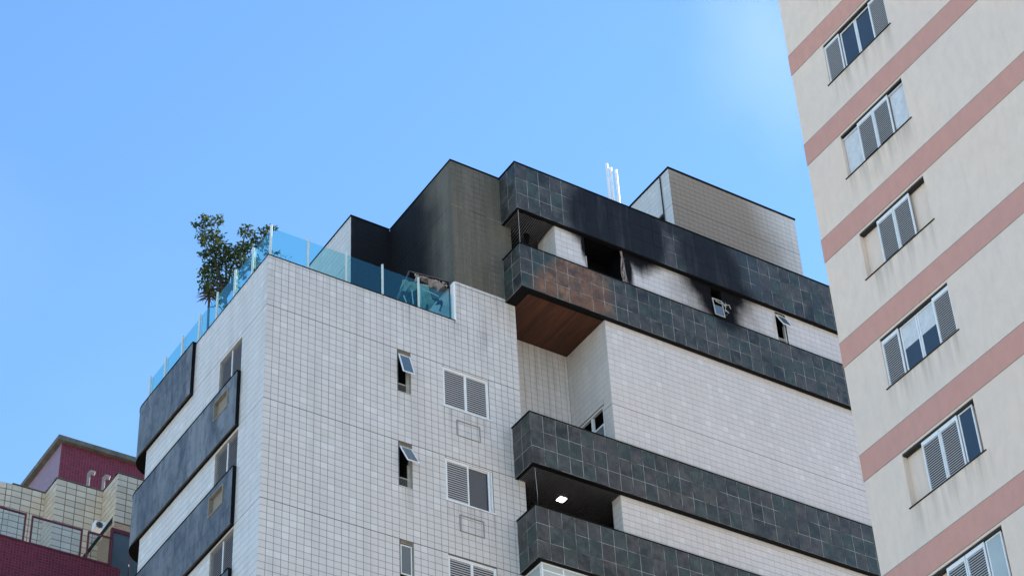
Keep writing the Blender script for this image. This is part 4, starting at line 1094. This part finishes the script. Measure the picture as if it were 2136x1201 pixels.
for fr, a, b in ((C1, 19.0, 20.18), (C3, 20.13, 21.81), (C5, 21.76, 24.0)): q.box(fr, a, b, ZC, ZC+.03, -.2, .03)
q.box(C2, -58.0, -57.03, ZC, ZC+.03, -.2, .03); q.box(C4, -57.0, -55.81, ZC, ZC+.03, -.2, .03)
q.build('coping', 'eave', cwo)
q = MB()
for (xa, ya, xb, yb) in ((12, 58.5, 24, 58.5), (24, 55.2, 24, 66), (12, 55.3, 12, 66), (12, 66, 24, 66)): q.poly([(xa, ya, 0), (xb, yb, 0), (xb, yb, 38.8), (xa, ya, 38.8)])
q.poly([(12, 55.25, 38.5), (24, 55.25, 38.5), (24, 66, 38.5), (12, 66, 38.5)])
q.poly([(19, 58.05, ZC-.1), (20.2, 58.05, ZC-.1), (20.2, 57.05, ZC-.1), (21.83, 57.05, ZC-.1), (21.83, 55.83, ZC-.1), (24, 55.83, ZC-.1), (24, 66, ZC-.1), (19, 66, ZC-.1)])
q.build('inner_structure', 'concrete', mb_)
# top block with eave
TM = Fr((0, 61.0+.0, 0), (1, 0, 0), (0, -1, 0)); TM2 = Fr((21.60, 0, 0), (0, -1, 0), (-1, 0, 0))
q = MB(); q.quad(TM, 21.60, 27, ZC-.1, 47.36, 0, 0); q.quad(TM2, -66, -61.0, ZC-.1, 47.36, 0, 1); q.poly([(27, 61, 42), (27, 66, 42), (27, 66, 47.3), (27, 61, 47.3)], 0); q.poly([(21.6, 66, 42), (27, 66, 42), (27, 66, 47.3), (21.6, 66, 47.3)], 0)
q.build('roof_block', ['maroon_mosaic', 'purple_side'], mb_)
q = MB(); q.box(TM, 21.40, 27.2, 47.362, 47.56, -5.2, .18); q.build('eave', 'eave', mb_)
# railing frames with glass
mr = thing('framed_glass_railing', (20, 55, 38.84), 'maroon framed glass railing panels on the maroon terrace wall', 'railing')
for (a, b) in ((16.7, 18.62), (18.80, 20.50), (20.68, 21.54)):
    f = MB(); frame_ring(f, MFr, a, b, 38.86, 39.90, .05, -.12, -.06); o = f.build('panel_frame', 'maroon_paint', mr)
    g_ = MB(); g_.box(MFr, a+.05, b-.05, 38.91, 39.85, -.095, -.085); g_.build('glass_panel', 'glass_clear', o)
# vents
for (x, lab) in ((20.86, 'left one of two hooded vent pipes on the cream parapet'), (21.39, 'right one of two hooded vent pipes on the cream parapet')):
    v_ = thing('vent_pipe', (x, 57.2, ZC-.3), lab, 'vent pipe', 'vent pipes on the cream parapet')
    k_ = (57.2/56.0)
    zb, zt = 1.6+(42.28-1.6)*k_-.3, 1.6+(42.66-1.6)*k_
    xx = x*k_
    q = MB(); q.tube([(xx, 57.2, zb), (xx, 57.2, zt)], .055, 12); q.build('pipe', 'vent_grey', v_)
    q = MB(); q.tube([(xx-.02, 57.2, zt), (xx+.05, 57.15, zt+.10), (xx+.17, 57.1, zt+.06)], [.065, .085, .075], 12); q.build('hood', 'vent_grey', v_)
# air conditioner
ac = thing('air_conditioner', (21.5, 56.0, 40.7), 'white outdoor air conditioner unit under the cream wall', 'air conditioner')
AF = Fr((0, 56.2, 0), (1, 0, 0), (0, -1, 0))
q = MB(); q.box(AF, 21.32, 21.70, 40.90, 41.18, -.28, .0); q.build('casing', 'white_metal', ac)
q = MB()
cx, cz = 21.46, 41.03
for rr in (.11, .08, .045):
    q.tube([AF.p(cx+rr*math.cos(2*math.pi*i/20), cz+rr*math.sin(2*math.pi*i/20), .012) for i in range(21)], .006, 4)
for i in range(8): q.tube([AF.p(cx, cz, .012), AF.p(cx+.14*math.cos(math.pi*i/4), cz+.14*math.sin(math.pi*i/4), .012)], .005, 4)
q.build('fan_grille', 'rubber', ac)
q = MB(); q.tube([AF.p(cx, cz, .002), AF.p(cx, cz, .006)], .115, 20); q.build('fan_opening', 'vent_grey', ac)
# glass canopy with sloped beam
cn = thing('glass_canopy', (21.9, 55.6, 39), 'glass canopy with maroon frame and a dark sloping beam', 'canopy')
q = MB(); b0, b1 = Vector((20.95, 56.0, 39.5)), Vector((21.86, 56.0, 41.32)); d = (b1-b0).normalized(); nv = Vector((0, 1, 0)); up_ = d.cross(nv).normalized()
q.hexa([b0-up_*.05-nv*.05, b1-up_*.05-nv*.05, b1+up_*.05-nv*.05, b0+up_*.05-nv*.05, b0-up_*.05+nv*.05, b1-up_*.05+nv*.05, b1+up_*.05+nv*.05, b0+up_*.05+nv*.05]); q.build('sloping_beam', 'rubber', cn)
KF = Fr((0, 55.5, 0), (1, 0, 0), (0, -1, 0))
q = MB(); q.box(KF, 21.62, 23.5, 40.45, 40.58, -.1, 0); q.box(KF, 21.62, 21.70, 38.8, 40.45, -.1, -.002); q.build('canopy_frame', 'maroon_paint', cn)
for a, b in ((21.72, 22.3), (22.34, 23.0)):
    q = MB(); q.hexa([(a, 55.55, 40.44), (b, 55.55, 40.44), (b, 55.52, 38.9), (a, 55.52, 38.9), (a, 55.57, 40.44), (b, 55.57, 40.44), (b, 55.54, 38.9), (a, 55.54, 38.9)]); q.build('pane', 'pane_frost', cn)
q = MB(); q.tube([(21.74, 55.6, 39.9), (22.4, 55.6, 40.3)], .03, 6); q.tube([(21.74, 55.6, 39.3), (22.6, 55.6, 39.45)], .03, 6); q.build('brace', 'alu', cn)

# ================================================================== thin smoke drifting off the burnt roof
def smoke(name, c, r, dens, seed):
    import bmesh
    bm = bmesh.new(); bmesh.ops.create_icosphere(bm, subdivisions=4, radius=1.0)
    me = bpy.data.meshes.new(name); bm.to_mesh(me); bm.free()
    o = bpy.data.objects.new(name, me); col.objects.link(o); o.location = c; o.scale = r
    mt = bpy.data.materials.new(name); mt.use_nodes = True; nt = mt.node_tree; nt.nodes.clear()
    out = nt.nodes.new('ShaderNodeOutputMaterial'); pv = nt.nodes.new('ShaderNodeVolumePrincipled')
    pv.inputs['Color'].default_value = (0.92, 0.92, 0.93, 1); pv.inputs['Anisotropy'].default_value = 0.2
    tcn = nt.nodes.new('ShaderNodeTexCoord'); ln = nt.nodes.new('ShaderNodeVectorMath'); ln.operation = 'LENGTH'
    nt.links.new(tcn.outputs['Object'], ln.inputs[0])
    nz = nt.nodes.new('ShaderNodeTexNoise'); nz.inputs['Scale'].default_value = 1.7; nz.inputs['Detail'].default_value = 4
    mpn = nt.nodes.new('ShaderNodeMapping'); mpn.inputs['Location'].default_value = (seed, seed*1.7, 0); nt.links.new(tcn.outputs['Object'], mpn.inputs[0]); nt.links.new(mpn.outputs[0], nz.inputs['Vector'])
    ad = nt.nodes.new('ShaderNodeMath'); ad.operation = 'MULTIPLY_ADD'; ad.inputs[1].default_value = 0.9; nt.links.new(nz.outputs[0], ad.inputs[0]); nt.links.new(ln.outputs['Value'], ad.inputs[2])
    mr_ = nt.nodes.new('ShaderNodeMapRange'); mr_.interpolation_type = 'SMOOTHSTEP'
    for i, v in enumerate((0.35, 1.3, dens, 0.0)): mr_.inputs[i+1].default_value = v
    nt.links.new(ad.outputs[0], mr_.inputs[0]); nt.links.new(mr_.outputs[0], pv.inputs['Density']); nt.links.new(pv.outputs[0], out.inputs['Volume'])
    me.materials.append(mt)
    return tag(o, 'thin pale smoke drifting off the burnt roof beside the cream block', None, None, 'stuff')
smoke('smoke', (43.0, 44.0, 63.5), (6.5, 4.5, 8.5), 0.022, 2.0)

for o in list(bpy.data.objects):
    if '_base' in o: del o['_base']
